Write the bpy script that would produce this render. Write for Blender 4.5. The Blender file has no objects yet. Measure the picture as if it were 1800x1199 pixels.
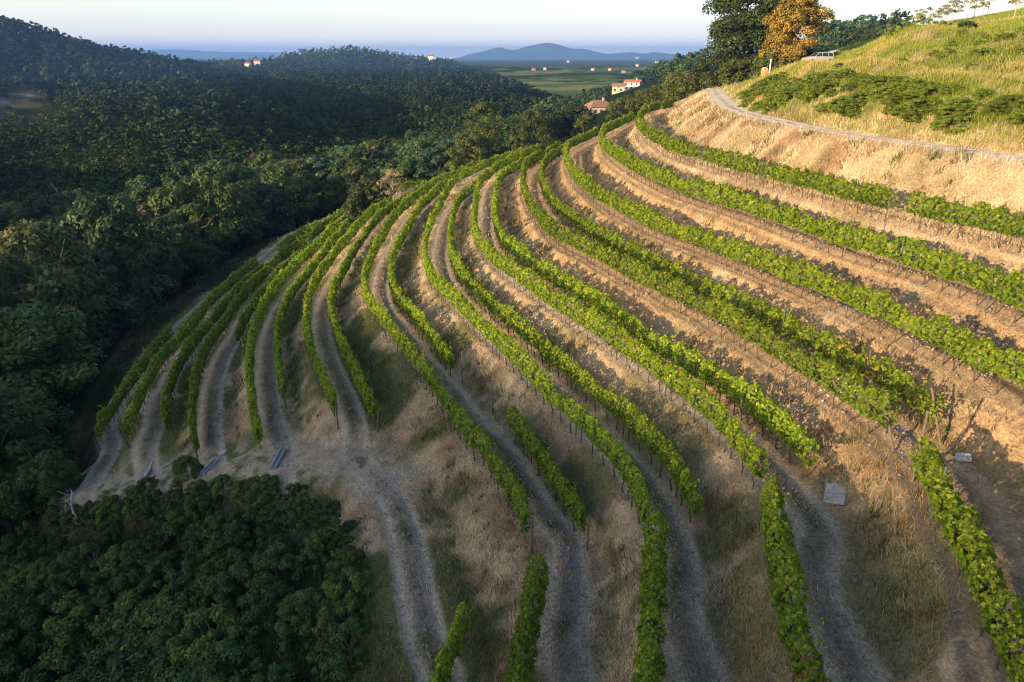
import bpy, math, random
import numpy as np

# ------------------------------------------------------------------ camera, sky, sun, exposure
scene = bpy.context.scene
COL = scene.collection
CZ = 40.0                                   # camera height over the datum, metres
PITCH = math.radians(22.6)
cam_d = bpy.data.cameras.new("camera"); cam = bpy.data.objects.new("camera", cam_d)
COL.objects.link(cam); scene.camera = cam
cam_d.sensor_width = 36; cam_d.lens = 24; cam_d.clip_start = 0.5; cam_d.clip_end = 40000
cam.location = (0, 0, CZ); cam.rotation_euler = (math.pi/2 - PITCH, 0, 0)

SUN_EL = math.radians(12.5); SUN_AZ = math.radians(-127)      # azimuth from +Y towards +X
sd = np.array([math.sin(SUN_AZ)*math.cos(SUN_EL), math.cos(SUN_AZ)*math.cos(SUN_EL), math.sin(SUN_EL)])
w = bpy.data.worlds.new("World"); scene.world = w; w.use_nodes = True
nt = w.node_tree; bg = nt.nodes['Background']
sky = nt.nodes.new('ShaderNodeTexSky'); sky.sky_type = 'NISHITA'; sky.sun_disc = False
sky.sun_elevation = SUN_EL; sky.sun_rotation = SUN_AZ % (2*math.pi)
sky.air_density = 1.0; sky.dust_density = 2.5; sky.ozone_density = 1.5; sky.altitude = 200
# a pale luminous haze band low in the sky, as on a humid summer evening
wt = nt.nodes.new('ShaderNodeTexCoord'); wx = nt.nodes.new('ShaderNodeSeparateXYZ'); nt.links.new(wt.outputs['Generated'], wx.inputs[0])
wr = nt.nodes.new('ShaderNodeValToRGB'); nt.links.new(wx.outputs['Z'], wr.inputs[0]); e = wr.color_ramp.elements
e[0].position = 0; e[0].color = (11.5, 9.2, 6.3, 1); e[1].position = .5; e[1].color = (0, 0, 0, 1)
for p_, c_ in ((.035, (4.6, 4.1, 3.2)), (.09, (2.1, 2.05, 1.7)), (.15, (1.6, 1.5, 1.1)), (.22, (.1, .1, .15))): q_ = e.new(p_); q_.color = (*c_, 1)
wa = nt.nodes.new('ShaderNodeMix'); wa.data_type = 'RGBA'; wa.blend_type = 'ADD'; wa.inputs[0].default_value = 1
nt.links.new(sky.outputs[0], wa.inputs[6]); nt.links.new(wr.outputs[0], wa.inputs[7])
nt.links.new(wa.outputs[2], bg.inputs[0]); bg.inputs[1].default_value = 0.115
sun_d = bpy.data.lights.new("sun", 'SUN'); sun_d.energy = 4.8; sun_d.angle = math.radians(0.6)
sun_d.color = (1.0, 0.71, 0.40)
sun = bpy.data.objects.new("sun", sun_d); COL.objects.link(sun)
from mathutils import Vector
sun.rotation_euler = Vector((-sd[0], -sd[1], -sd[2])).to_track_quat('-Z', 'Y').to_euler()
scene.view_settings.view_transform = 'Standard'; scene.view_settings.look = 'None'
scene.view_settings.exposure = 1.15; scene.view_settings.gamma = 1.0
scene.render.resolution_x = 1024; scene.render.resolution_y = 682
scene.cycles.max_bounces = 5; scene.cycles.diffuse_bounces = 2; scene.cycles.transmission_bounces = 3
scene.cycles.volume_bounces = 0; scene.cycles.filter_width = 1.1

rng = np.random.default_rng(11)
random.seed(5)

# ------------------------------------------------------------------ survey helpers
def ray(x, y):
    u = (x-900)/1200.; s = (y-599.5)/1200.
    return np.array([u, math.cos(PITCH)-s*math.sin(PITCH), -math.sin(PITCH)-s*math.cos(PITCH)])
def at_depth(x, y, h):
    """ground point seen at (x,y) of the survey picture lying h metres below the camera"""
    r = ray(x, y); t = -h/r[2]; return np.array([r[0]*t, r[1]*t, CZ-h])
def at_range(x, y, Y, off=0.0):
    """point seen at (x,y), Y metres ahead"""
    r = ray(x, y); t = Y/r[1]; return np.array([r[0]*t, Y, CZ+r[2]*t-off])
def smooth(a, b, x):
    t = np.clip((x-a)/(b-a), 0, 1); return t*t*(3-2*t)

def vnoise(x, y, seed=0):
    xi = np.floor(x).astype(np.int64); yi = np.floor(y).astype(np.int64)
    fx = x-xi; fy = y-yi; fx = fx*fx*(3-2*fx); fy = fy*fy*(3-2*fy)
    def h(a, b):
        n = (a*374761393 + b*668265263 + seed*982451653) & 0x7fffffff
        n = ((n ^ (n >> 13))*1274126177) & 0x7fffffff
        return ((n ^ (n >> 16)) & 0xffff)/65535.
    return (h(xi, yi)*(1-fx)+h(xi+1, yi)*fx)*(1-fy)+(h(xi, yi+1)*(1-fx)+h(xi+1, yi+1)*fx)*fy
def fbm(x, y, seed=0, octv=4):
    v = 0; a = .5; t = 0
    for i in range(octv):
        v = v+a*vnoise(x*2**i+17.3*i, y*2**i-9.1*i, seed+i); t += a; a *= .5
    return v/t

# vine rows: name (terrace letter + O outer / I inner row) -> canopy line in the survey picture
ROWS = {
'A_I':[(1182,180),(1133,190),(1120,213),(1140,230),(1167,245),(1200,257),(1233,267),(1300,282),(1367,297),(1433,313),(1500,330),(1567,347),(1633,358),(1690,370),(1733,375),(1780,387),(1830,398),(1930,424),(2050,458)],
'B_I':[(1110,203),(1060,227),(1057,247),(1077,263),(1110,283),(1167,310),(1197,322),(1267,340),(1333,360),(1400,380),(1467,402),(1533,423),(1600,440),(1667,460),(1733,485),(1800,510),(1930,568),(2080,638)],
'C_O':[(1050,230),(997,253),(995,277),(1010,303),(1050,337),(1100,362),(1150,387),(1233,413),(1300,437),(1367,463),(1433,487),(1500,513),(1567,543),(1633,573),(1700,602),(1767,633),(1830,662),(1930,708),(2060,772)],
'D_O':[(988,256),(960,266),(922,288),(918,317),(927,347),(947,373),(967,400),(1000,418),(1033,427),(1067,447),(1100,467),(1150,487),(1200,512),(1267,543),(1300,563),(1333,583),(1373,607),(1417,633),(1467,663),(1500,687),(1533,707),(1565,726)],
'D_I':[(988,263),(957,283),(950,307),(960,337),(977,357),(1000,377),(1027,397),(1110,440),(1200,483),(1250,510),(1300,532),(1360,560),(1407,580),(1453,607),(1500,633),(1560,655),(1600,677),(1633,700),(1650,717)],
'E_O':[(950,258),(920,268),(880,288),(860,300),(846,312),(840,324),(837,344),(834,370),(833,400),(840,420),(860,440),(883,463),(917,480),(950,507),(983,527),(1017,547),(1050,567),(1083,590),(1117,610),(1150,633),(1183,660),(1233,697),(1267,730),(1300,763),(1323,783),(1338,812)],
'E_I':[(940,276),(920,286),(898,296),(880,308),(874,320),(871,340),(870,360),(871,390),(883,420),(910,440),(943,467),(983,490),(1027,513),(1067,540),(1093,560),(1133,587),(1160,607),(1197,627),(1220,637),(1243,650),(1283,677),(1317,700),(1350,720),(1383,743),(1407,770),(1425,798)],
'F_O':[(920,264),(890,274),(860,284),(830,298),(810,306),(794,318),(780,344),(770,364),(760,380),(753,400),(745,427),(747,453),(757,480),(777,503),(800,523),(827,550),(847,570),(873,590),(900,613),(927,640),(953,667),(983,697),(1010,727),(1037,747),(1067,767),(1093,790),(1110,832),(1130,859),(1137,890)],
'F_I':[(843,323),(826,333),(810,344),(800,364),(794,383),(793,400),(790,427),(797,457),(813,480),(833,503),(860,530),(887,550),(917,573),(943,597),(967,620),(993,637),(1020,663),(1050,683),(1077,707),(1110,733),(1143,763),(1173,795),(1193,836),(1220,852),(1228,885)],
'G_O':[(850,283),(833,288),(808,302),(783,313),(758,323),(737,338),(720,352),(703,367),(688,383),(672,413),(658,435),(648,457),(641,480),(639,500),(647,527),(667,547),(687,570),(703,597),(727,620),(747,647),(765,668),(777,690),(797,713),(813,740),(832,766)],
'G_I':[(792,320),(775,327),(758,345),(740,358),(730,377),(717,400),(703,422),(692,445),(688,460),(687,490),(697,517),(713,537),(733,557),(753,580),(770,603),(780,620),(793,632)],
'H_O':[(688,352),(675,355),(658,367),(642,380),(625,400),(608,418),(592,438),(577,458),(562,480),(547,503),(540,527),(538,555),(540,580),(547,615),(558,635),(570,660),(578,685),(587,704)],
'H_I':[(783,308),(767,317),(745,327),(727,343),(700,357),(680,367),(658,388),(642,410),(622,438),(605,472),(588,502),(582,522),(581,550),(590,578),(597,593),(608,618),(622,643),(630,668),(642,693),(657,717)],
'I_O':[(597,388),(580,402),(567,418),(550,435),(533,447),(517,463),(500,480),(483,503),(467,525),(458,547),(446,573),(440,602),(438,627),(438,653),(440,677),(442,702),(445,723),(451,748)],
'I_I':[(612,393),(595,413),(580,428),(567,445),(550,467),(533,488),(517,507),(503,530),(492,558),(487,580),(487,610),(488,635),(493,660),(497,682)],
'J_O':[(592,385),(567,398),(547,410),(527,425),(513,435),(493,450),(480,460),(463,480),(442,500),(425,518),(410,538),(395,565),(370,590),(362,610),(350,635),(342,660),(340,685),(335,710),(335,735),(338,757)],
'J_I':[(542,430),(527,447),(508,462),(483,488),(467,507),(450,530),(433,550),(422,575),(417,588)],
'K_O':[(450,460),(433,470),(417,483),(400,500),(370,525),(337,568),(312,592),(290,615),(275,635),(263,660),(250,685),(240,707),(228,727),(222,750)],
'K_I':[(462,470),(447,483),(430,497),(417,513),(400,530),(370,563),(350,588),(333,607),(320,627),(308,650),(300,673),(290,702),(287,720),(292,740)],
'L_I':[(300,582),(280,602),(263,627),(242,647),(227,673),(207,697),(193,715),(183,735),(172,752)],
'Z_O':[(1622,790),(1640,830),(1660,868),(1690,920),(1715,965),(1740,1015),(1765,1065),(1790,1120),(1815,1170),(1830,1200),(1865,1270)],
'E_2':[(1357,856),(1363,899),(1373,966),(1380,1016),(1390,1066),(1403,1116),(1417,1166),(1427,1199),(1440,1240)],
'F_2':[(1153,916),(1153,959),(1147,1006),(1147,1052),(1143,1099),(1140,1149),(1140,1199),(1138,1240)],
'G_2':[(945,999),(940,1049),(927,1099),(917,1149),(912,1199),(905,1240)],
'G_I2':[(900,733),(917,753),(933,773),(953,793),(960,819),(983,849),(1007,876),(1025,908)],
'G_O2':[(843,767),(860,787),(867,812),(887,832),(907,859),(920,886),(928,909)],
'H_I2':[(813,1086),(800,1116),(787,1152),(773,1182),(765,1210)],
}
LET = 'ABCDEFGHIJKL'
def klev(n): return 3 if n[0] == 'Z' else LET.index(n[0])
def hlev(k): return 8.0+1.6*k                       # bench depth below the camera
def row_world(n):
    k = klev(n); return np.array([at_depth(x, y, hlev(k)-1.2)[:2] for x, y in ROWS[n]])
def unit_(v): return v/np.linalg.norm(v)
def resample(p, step):
    p = np.asarray(p, float); d = np.r_[0, np.cumsum(np.linalg.norm(np.diff(p, axis=0), axis=1))]
    n = max(2, int(d[-1]/step)+1); t = np.linspace(0, d[-1], n)
    return np.stack([np.interp(t, d, p[:, i]) for i in range(p.shape[1])], 1)
def smooth_line(p, it=3):
    p = resample(p, 1.0)
    for _ in range(it):
        q = p.copy(); q[1:-1] = (p[:-2]+2*p[1:-1]+p[2:])/4; p = q
    return p
ROWW = {n: smooth_line(row_world(n), 6) for n in ROWS}

def tps_fit(P, v, lam):
    n = len(P); r2 = ((P[:, None]-P[None])**2).sum(-1)
    K = 0.5*r2*np.log(r2+1e-12)+np.diag(np.broadcast_to(lam, (n,)))
    A = np.zeros((n+3, n+3)); A[:n, :n] = K; A[:n, n] = 1; A[:n, n+1:] = P; A[n, :n] = 1; A[n+1:, :n] = P.T
    return np.linalg.solve(A, np.r_[v, 0, 0, 0])
def tps_eval(P, c, Q):
    out = np.zeros(len(Q)); n = len(P)
    for i in range(0, len(Q), 8000):
        q = Q[i:i+8000]; r2 = ((q[:, None]-P[None])**2).sum(-1)
        out[i:i+8000] = (0.5*r2*np.log(r2+1e-12))@c[:n]+c[n]+q@c[n+1:]
    return out
def bilin(G, fx, fy):
    nx, ny = G.shape; fx = np.clip(fx, 0, nx-1.001); fy = np.clip(fy, 0, ny-1.001)
    i = fx.astype(int); j = fy.astype(int); a = fx-i; b = fy-j
    return (G[i, j]*(1-a)+G[i+1, j]*a)*(1-b)+(G[i, j+1]*(1-a)+G[i+1, j+1]*a)*b

# terrace index field u(x,y): 0 at bench A ... 11 at bench L, growing downhill
ROAD = [(1253, 157), (1262, 172), (1280, 188), (1310, 200), (1350, 209), (1400, 219), (1450, 230), (1500, 238),
        (1600, 251), (1700, 265), (1800, 279), (1900, 292)]
ROADW = smooth_line([at_depth(x, y, 4.8)[:2] for x, y in ROAD], 4)
ROADC_L = resample(ROADW, 4.0)
P = []; V = []
for n in ROWS:
    q = ROWW[n]; q = q[::4] if len(q) > 12 else q[::2]
    for a in q:
        P.append(a); V.append(klev(n)+(-.235 if '_I' in n and n[0] != 'A' and n[0] != 'B' else .235))
for a in ROADW[::6]: P.append(a); V.append(-2.0)
for x, y, uu in [(250, 560, 12.6), (120, 740, 13.2), (330, 520, 12.2), (440, 455, 11.6), (160, 800, 12.0), (470, 435, 11.4), (640, 360, 10.6)]:
    P.append(at_depth(x, y, hlev(uu))[:2]); V.append(uu)
for x, y, k in [(985, 1140, 6), (1215, 1150, 5), (1480, 1140, 4), (1800, 1040, 3), (725, 1010, 7), (750, 1140, 7), (690, 880, 7),
                (1000, 950, 6), (1010, 1230, 6), (1240, 1230, 5), (1520, 1230, 4), (770, 1230, 7), (1700, 860, 3), (1440, 930, 4),
                (500, 800, 8), (375, 815, 9), (262, 842, 10), (150, 868, 11), (625, 790, 7)]:
    P.append(at_depth(x, y, hlev(k))[:2]); V.append(float(k))
P = np.array(P); V = np.array(V)
cu = tps_fit(P, V, 0.4)
UX0, UX1, UY0, UY1, US = -70., 75., 2., 165., .5
gx = np.arange(UX0, UX1, US); gy = np.arange(UY0, UY1, US)
UG = tps_eval(P, cu, np.stack(np.meshgrid(gx, gy, indexing='ij'), -1).reshape(-1, 2)).reshape(len(gx), len(gy))
GU = np.hypot(*np.gradient(UG, US))
def ufield(x, y):
    fx = (x-UX0)/US; fy = (y-UY0)/US; return bilin(UG, fx, fy), bilin(GU, fx, fy)
SK_U = [-3.2, -2.45, -1.75, -1.45, -.5, -.33]; SK_Z = [-2.9, -2.0, -2.0, -1.8, -.12, 0.0]
for k in range(0, 12): SK_U += [k+.14, k+.285, k+.40, k+.60, k+.67]; SK_Z += [k, k+.09, k+.34, k+.90, k+1]
SK_U += [14, 30]; SK_Z += [14.2, 30]
def line_sd(x, y, L):
    """distance to polyline, signed (+ on its left), and nearest parameter"""
    best = np.full(x.shape, 1e9); sg = np.zeros(x.shape); tt = np.zeros(x.shape)
    for i in range(len(L)-1):
        a = L[i][:2]; b = L[i+1][:2]; dx, dy = b-a; l2 = dx*dx+dy*dy
        t = np.clip(((x-a[0])*dx+(y-a[1])*dy)/l2, 0, 1)
        d = np.hypot(x-a[0]-t*dx, y-a[1]-t*dy)
        m = d < best; best = np.where(m, d, best)
        sg = np.where(m, np.sign(dx*(y-a[1])-dy*(x-a[0])), sg); tt = np.where(m, i+t, tt)
    return best, sg, tt
# lower edge of the vineyard (runs from the bottom of the picture up and to the left, vineyard on its right)
LOWP = np.array([at_depth(x, y, h) for x, y, h in [(640, 1700, 19.2), (650, 1199, 19.2), (640, 1000, 19.3), (612, 920, 19.5), (565, 868, 20.2),
        (480, 848, 21.3), (400, 846, 22.7), (300, 870, 24.4), (200, 890, 25.9), (110, 895, 27)]])
HEAD = np.array([at_depth(x, y, h) for x, y, h in [(110, 885, 26.2), (150, 868, 25.6), (200, 856, 25), (265, 842, 24), (330, 826, 23.2), (375, 816, 22.4),
        (430, 806, 21.6), (500, 803, 20.8), (570, 806, 20.0), (630, 812, 19.5), (675, 840, 19.2)]])
def w_near(x, y, u):
    r = np.hypot(x, y); wn = smooth(140, 120, r)*smooth(13.3, 12.3, u)*smooth(-3.1, -2.45, u)
    d, s, _ = line_sd(x, y, LOWP); wn = wn*smooth(-2.4, .4, -d*s)
    return wn*((x > UX0+2) & (x < UX1-2) & (y > UY0+1) & (y < UY1-2))
def z_near(x, y, u): return CZ-8-1.6*np.interp(u, SK_U, SK_Z)

# wide terrain: control points in log-polar coordinates round the camera
FC = []
def fr(x, y, Y, off=0.):
    if 300 < Y < 1250 and x < 1005 and not (x > 870 and Y < 520): Y = Y*1.35
    FC.append(at_range(x, y, Y, off))
def fd(x, y, h): FC.append(at_depth(x, y, h))
def fp(x, y, z): FC.append(np.array([x, y, CZ+z]))
# upper bank right of the road, ledges, hill top
for q in ROADW[::8]: FC.append(np.array([q[0], q[1], CZ-4.8]))
for a in [(1600, 158, 50), (1600, 150, 54), (1600, 88, 66), (1600, 82, 71), (1800, 168, 45), (1800, 158, 49), (1800, 90, 58), (1800, 84, 62),
          (1450, 152, 60), (1450, 146, 64), (1480, 101, 80), (1400, 160, 68), (1330, 150, 84), (1400, 128, 84), (1440, 107, 118), (1520, 84, 80),
          (1570, 58, 150), (1600, 55, 140), (1700, 38, 135), (1800, 18, 130), (1900, 0, 125), (1950, 100, 52), (1950, 180, 42), (2300, 60, 60), (2300, 250, 38),
          (1290, 157, 118), (1240, 158, 128), (1345, 142, 110), (1300, 150, 135), (1400, 114, 125), (1470, 90, 150), (1330, 118, 200), (1240, 135, 210)]: fr(*a)
# lower side below the headland, thicket slope
for i in range(1, len(LOWP)-1):
    tn = unit_((LOWP[i+1]-LOWP[i-1])[:2]); no = np.array([-tn[1], tn[0]])
    for d, dz in ((2.5, 1.2), (6, 3.6), (11, 7.)):
        q = LOWP[i][:2]+no*d
        if i > 3 and d > 6: q = LOWP[i][:2]+no*d*.8
        FC.append(np.array([q[0], q[1], LOWP[i][2]-dz]))
for a in [(60, 800, 30), (0, 900, 33),
          (60, 700, 33), (0, 600, 36), (150, 600, 34), (200, 500, 36), (620, 1600, 21), (300, 1600, 30), (300, 430, 36), (470, 390, 33)]: fd(*a)
# tree belt on the flank (tree tops seen, ground about 10 m lower)
for a in [(0, 440, 110, 12), (150, 380, 120, 11), (300, 330, 130, 11), (430, 320, 135, 11), (550, 285, 150, 11), (680, 290, 150, 10), (780, 265, 165, 10), (870, 230, 190, 9),
          (700, 330, 125, 3), (820, 290, 140, 3), (920, 255, 150, 3), (1000, 225, 160, 2), (1100, 190, 165, 3), (1180, 165, 160, 3), (-200, 460, 110, 12), (-400, 480, 110, 12)]: fr(*a)
# valley floor and opposite slopes
for a in [(-300, 440, 230, 8), (0, 425, 235, 8), (300, 320, 270, 8), (500, 285, 330, 8), (620, 282, 400, 8), (800, 245, 480, 8), (860, 225, 600, 8),
          (-300, 250, 330, 8), (0, 300, 340, 8), (0, 150, 430, 8), (0, 38, 540, 8), (-200, -10, 520, 8), (-500, -20, 500, 8), (130, 80, 560, 8), (280, 105, 590, 8), (400, 124, 620, 8),
          (300, 220, 400, 8), (150, 200, 400, 8), (480, 200, 500, 8), (470, 150, 640, 8), (500, 116, 820, 8),
          (540, 94, 920, 8), (620, 84, 960, 8), (700, 99, 980, 8), (760, 106, 1000, 6), (830, 116, 1020, 8), (900, 141, 1050, 8), (960, 170, 1080, 8), (1010, 205, 1100, 8),
          (620, 150, 800, 8), (620, 230, 560, 8), (800, 200, 700, 8), (720, 140, 860, 8), (900, 185, 850, 8),
          # spur with the houses
          (900, 212, 330, 8), (930, 196, 420, 8), (980, 178, 470, 8), (1040, 163, 500, 8), (1090, 143, 560, 8), (1160, 127, 580, 6), (1230, 107, 560, 6),
          (1052, 197, 290, 0), (1085, 163, 470, 0), (1115, 156, 470, 0), (1000, 205, 300, 5), (960, 218, 260, 6), (1150, 150, 330, 4), (1180, 128, 420, 2),
          # wooded hill behind the car
          (1430, 56, 520, 8), (1500, 62, 520, 8), (1560, 66, 520, 8), (1700, 70, 500, 8), (1450, 95, 300, 2), (1560, 75, 300, 2), (1800, 45, 400, 4),
          # plain and mountains
          (1010, 172, 1700, 0), (1100, 150, 1900, 5), (1000, 140, 2900, 0), (1100, 135, 3000, 0), (940, 123, 4200, 0), (1200, 117, 4500, 0), (1050, 121, 4600, 0), (1300, 113, 4600, 0), (1600, 110, 3800, 0),
          (900, 120, 4700, 0), (840, 116, 5000, 0), (780, 108, 5600, 0), (500, 103, 7000, 0), (280, 103, 7000, 0), (650, 102, 7000, 0), (0, 105, 7000, 0)]: fr(*a)
for x, y in [(760, 104), (800, 103), (820, 96), (840, 91), (862, 84), (882, 78), (900, 88), (920, 82), (942, 76), (968, 73), (988, 79), (1003, 87), (1025, 83), (1050, 91), (1080, 95), (1105, 91), (1130, 95), (1155, 91), (1180, 95), (1230, 98), (1300, 98), (1500, 98), (1800, 98)]:
    fr(x, y, 6600, 8)
for x, y, Y in [(850, 110, 5600), (900, 107, 5700), (950, 108, 5600), (1000, 111, 5600), (1060, 108, 5700), (1120, 112, 5600), (1180, 109, 5700), (-300, 122, 1500), (-100, 122, 1500), (100, 124, 1500), (300, 128, 1500), (400, 130, 1450), (460, 130, 1400), (200, 118, 1000), (350, 126, 1050)]: FC.append(at_range(x, y, Y))
for x, y in [(-200, 92), (0, 92), (200, 92), (260, 90), (330, 87), (400, 93), (460, 92), (520, 94), (600, 101), (700, 103)]: fr(x, y, 10500)
for x in range(740, 1300, 40): FC.append(at_range(x, 109, 7500)); FC.append(at_range(x+20, 106 if x % 80 else 98, 5900))
for x in range(-400, 2400, 200): fr(x, 108, 13500)
# the unseen ridge carrying on left and behind, crest shaped to shade the lower vineyard, and the ground behind
for x, y, z in [(-229, -142, 49), (-293, -32, 34), (-357, 78, 20), (-165, -252, 71), (-420, 200, 20), (-60, -380, 60), (-430, -260, 30), (-560, -40, 10), (-600, 300, 0),
                (-150, -90, 10), (-190, -20, 2), (-220, 60, -10), (-80, -50, -28), (-110, 20, -42), (-140, 90, -52), (-90, -190, 15), (-20, -60, -26), (-50, -10, -36), (0, -15, -19), (20, -10, -12),
                (60, -20, 0), (60, 20, 0), (100, 60, 6), (60, -100, 5), (150, 0, 12), (0, -200, 10), (200, 200, 14), (300, -200, 20), (0, -1500, -40), (-1500, -500, -40), (-1500, 900, -40), (1500, 0, -20), (1500, 1200, -20),
                (0, -9000, -60), (-9000, 0, -60), (9000, 0, -60), (-8000, -8000, -60), (8000, -8000, -60)]: fp(x, y, z)
FC = np.array(FC)
lx, ly = np.meshgrid(np.arange(-60, 66, 7.), np.arange(6, 135, 8.)); lx = lx.ravel(); ly = ly.ravel()
lu, _ = ufield(lx, ly); m = w_near(lx, ly, lu) > .95
NS = np.stack([lx[m], ly[m], CZ-8-1.6*lu[m]], 1)
AC = np.concatenate([FC, NS])
AP = np.stack([np.arctan2(AC[:, 0], AC[:, 1]), np.log(np.hypot(AC[:, 0], AC[:, 1]))], 1)
cf = tps_fit(AP, AC[:, 2], np.where(AP[:, 1] > 8.3, 1e-6, 2e-4))
NA, NR = 1080, 300
FA = np.linspace(-math.pi, math.pi, NA); FR = np.linspace(math.log(3.), math.log(16000.), NR)
FG = tps_eval(AP, cf, np.stack(np.meshgrid(FA, FR, indexing='ij'), -1).reshape(-1, 2)).reshape(NA, NR)
FG = np.minimum(FG, CZ+180)
def z_far(x, y):
    a = np.arctan2(x, y); r = np.log(np.maximum(np.hypot(x, y), 3.01))
    return bilin(FG, (a+math.pi)/(2*math.pi)*(NA-1), (r-FR[0])/(FR[-1]-FR[0])*(NR-1))

def terrain(x, y, detail=True):
    x = np.asarray(x, float); y = np.asarray(y, float)
    u, g = ufield(x, y); wn = w_near(x, y, u); zn = z_near(x, y, u)
    k = np.clip(np.round(u), 0, 11); dm = (u-k)/np.maximum(g, .05)         # metres from the bench centre line
    on = smooth(1.7, 1.3, np.abs(dm))
    d, s, t = line_sd(x, y, HEAD); hz = np.interp(t, np.arange(len(HEAD)), HEAD[:, 2]); hw = smooth(3.0, 1.1, d)
    zn = zn*(1-hw)+hz*hw
    if detail:
        rut = np.exp(-((np.abs(dm)-.58)/.2)**2)*np.clip(on-hw, 0, 1)
        zn = zn-.07*rut+.03*on*np.exp(-(dm/.25)**2)+.10*(fbm(x*.9, y*.9, 3)-.5)*(1-on)+.05*(fbm(x*3, y*3, 9, 3)-.5)
    zf = z_far(x, y)
    r = np.hypot(x, y)
    rd, rs, _ = line_sd(x, y, ROADC_L); bd = np.where((rs > 0) & (x > .18*y) & (np.hypot(x, y) < 170), rd, 0.)
    fade = smooth(150, 100, np.hypot(x, y))*(bd > 0)
    zf = zf+fade*(.25*np.exp(-((bd-5)/2)**2)+.85*np.exp(-((bd-8.2)/1.4)**2)-.75*np.exp(-((bd-11.8)/1.6)**2)+1.0*np.exp(-((bd-19)/1.8)**2)-.8*np.exp(-((bd-24)/2.)**2))
    zf = zf+(fbm(x/60, y/60, 21)-.5)*np.clip((r-160)/60, 0, 10)*1.0
    zf = zf+(fbm(x/420, y/420, 33)-.45)*45*smooth(4900, 6400, r)*smooth(9500, 8000, r)+(fbm(x/350, y/350, 43)-.5)*26*smooth(2800, 3600, r)*smooth(9000, 7000, r)
    zf = zf+(fbm(x*.4, y*.4, 5)-.5)*.5*smooth(400, 100, r)
    return zn*wn+zf*(1-wn), dict(u=u, g=g, wn=wn, dm=dm, on=on, hw=hw, k=k, r=r, bd=bd)
def Z(x, y):
    return float(terrain(np.array([x]), np.array([y]))[0][0])

# ------------------------------------------------------------------ mesh helpers
def new_mesh(name, verts, faces_flat, nper, attrs=None, mat=None, smooth_sh=False):
    """faces_flat: int array of vertex ids, nper: corners per face"""
    me = bpy.data.meshes.new(name); verts = np.asarray(verts, np.float32); ff = np.asarray(faces_flat, np.int32).ravel()
    nf = len(ff)//nper
    me.vertices.add(len(verts)); me.vertices.foreach_set('co', verts.ravel())
    me.loops.add(len(ff)); me.loops.foreach_set('vertex_index', ff)
    me.polygons.add(nf); me.polygons.foreach_set('loop_start', np.arange(0, len(ff), nper, dtype=np.int32))
    try: me.polygons.foreach_set('loop_total', np.full(nf, nper, np.int32))
    except Exception: pass
    for k, a in (attrs or {}).items():
        a = np.asarray(a, np.float32)
        if a.ndim == 1: at = me.attributes.new(k, 'FLOAT', 'POINT'); at.data.foreach_set('value', a)
        else:
            at = me.attributes.new(k, 'FLOAT_COLOR', 'POINT')
            at.data.foreach_set('color', np.concatenate([a, np.ones((len(a), 1), np.float32)], 1).ravel())
    me.update(calc_edges=True)
    if smooth_sh: me.polygons.foreach_set('use_smooth', np.ones(nf, bool))
    if mat: me.materials.append(mat)
    return me
def link(name, me, parent=None, loc=None, label=None, cat=None, group=None, kind=None, rot=None, scale=None):
    o = bpy.data.objects.new(name, me); COL.objects.link(o)
    if parent: o.parent = parent
    if loc is not None: o.location = loc
    if rot is not None: o.rotation_euler = rot
    if scale is not None: o.scale = scale
    for k, v in (('label', label), ('category', cat), ('group', group), ('kind', kind)):
        if v: o[k] = v
    return o

# ------------------------------------------------------------------ materials
def mat_new(name):
    m = bpy.data.materials.new(name); m.use_nodes = True; t = m.node_tree; t.nodes.clear()
    o = t.nodes.new('ShaderNodeOutputMaterial'); return m, t, o
def nd(t, typ, **kw):
    n = t.nodes.new(typ)
    for k, v in kw.items(): setattr(n, k, v)
    return n
def noise_node(t, scale, detail=3, rough=.6, vec=None):
    n = nd(t, 'ShaderNodeTexNoise'); n.inputs['Scale'].default_value = scale; n.inputs['Detail'].default_value = detail
    n.inputs['Roughness'].default_value = rough
    if vec is not None: t.links.new(vec, n.inputs['Vector'])
    return n
def simple_mat(name, col, rough=.8, metal=0., var=.25, scale=3., bump=0.):
    m, t, o = mat_new(name); b = nd(t, 'ShaderNodeBsdfPrincipled'); tc = nd(t, 'ShaderNodeTexCoord')
    n = noise_node(t, scale, 4, .65, tc.outputs['Object']); r = nd(t, 'ShaderNodeValToRGB')
    r.color_ramp.elements[0].position = .3; r.color_ramp.elements[1].position = .75
    r.color_ramp.elements[0].color = (*[c*(1-var) for c in col], 1); r.color_ramp.elements[1].color = (*[min(1, c*(1+var)) for c in col], 1)
    t.links.new(n.outputs['Fac'], r.inputs[0]); t.links.new(r.outputs[0], b.inputs['Base Color'])
    b.inputs['Roughness'].default_value = rough; b.inputs['Metallic'].default_value = metal
    if bump:
        bp = nd(t, 'ShaderNodeBump'); bp.inputs['Strength'].default_value = bump; bp.inputs['Distance'].default_value = .03
        t.links.new(n.outputs['Fac'], bp.inputs['Height']); t.links.new(bp.outputs[0], b.inputs['Normal'])
    t.links.new(b.outputs[0], o.inputs[0]); return m
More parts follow.
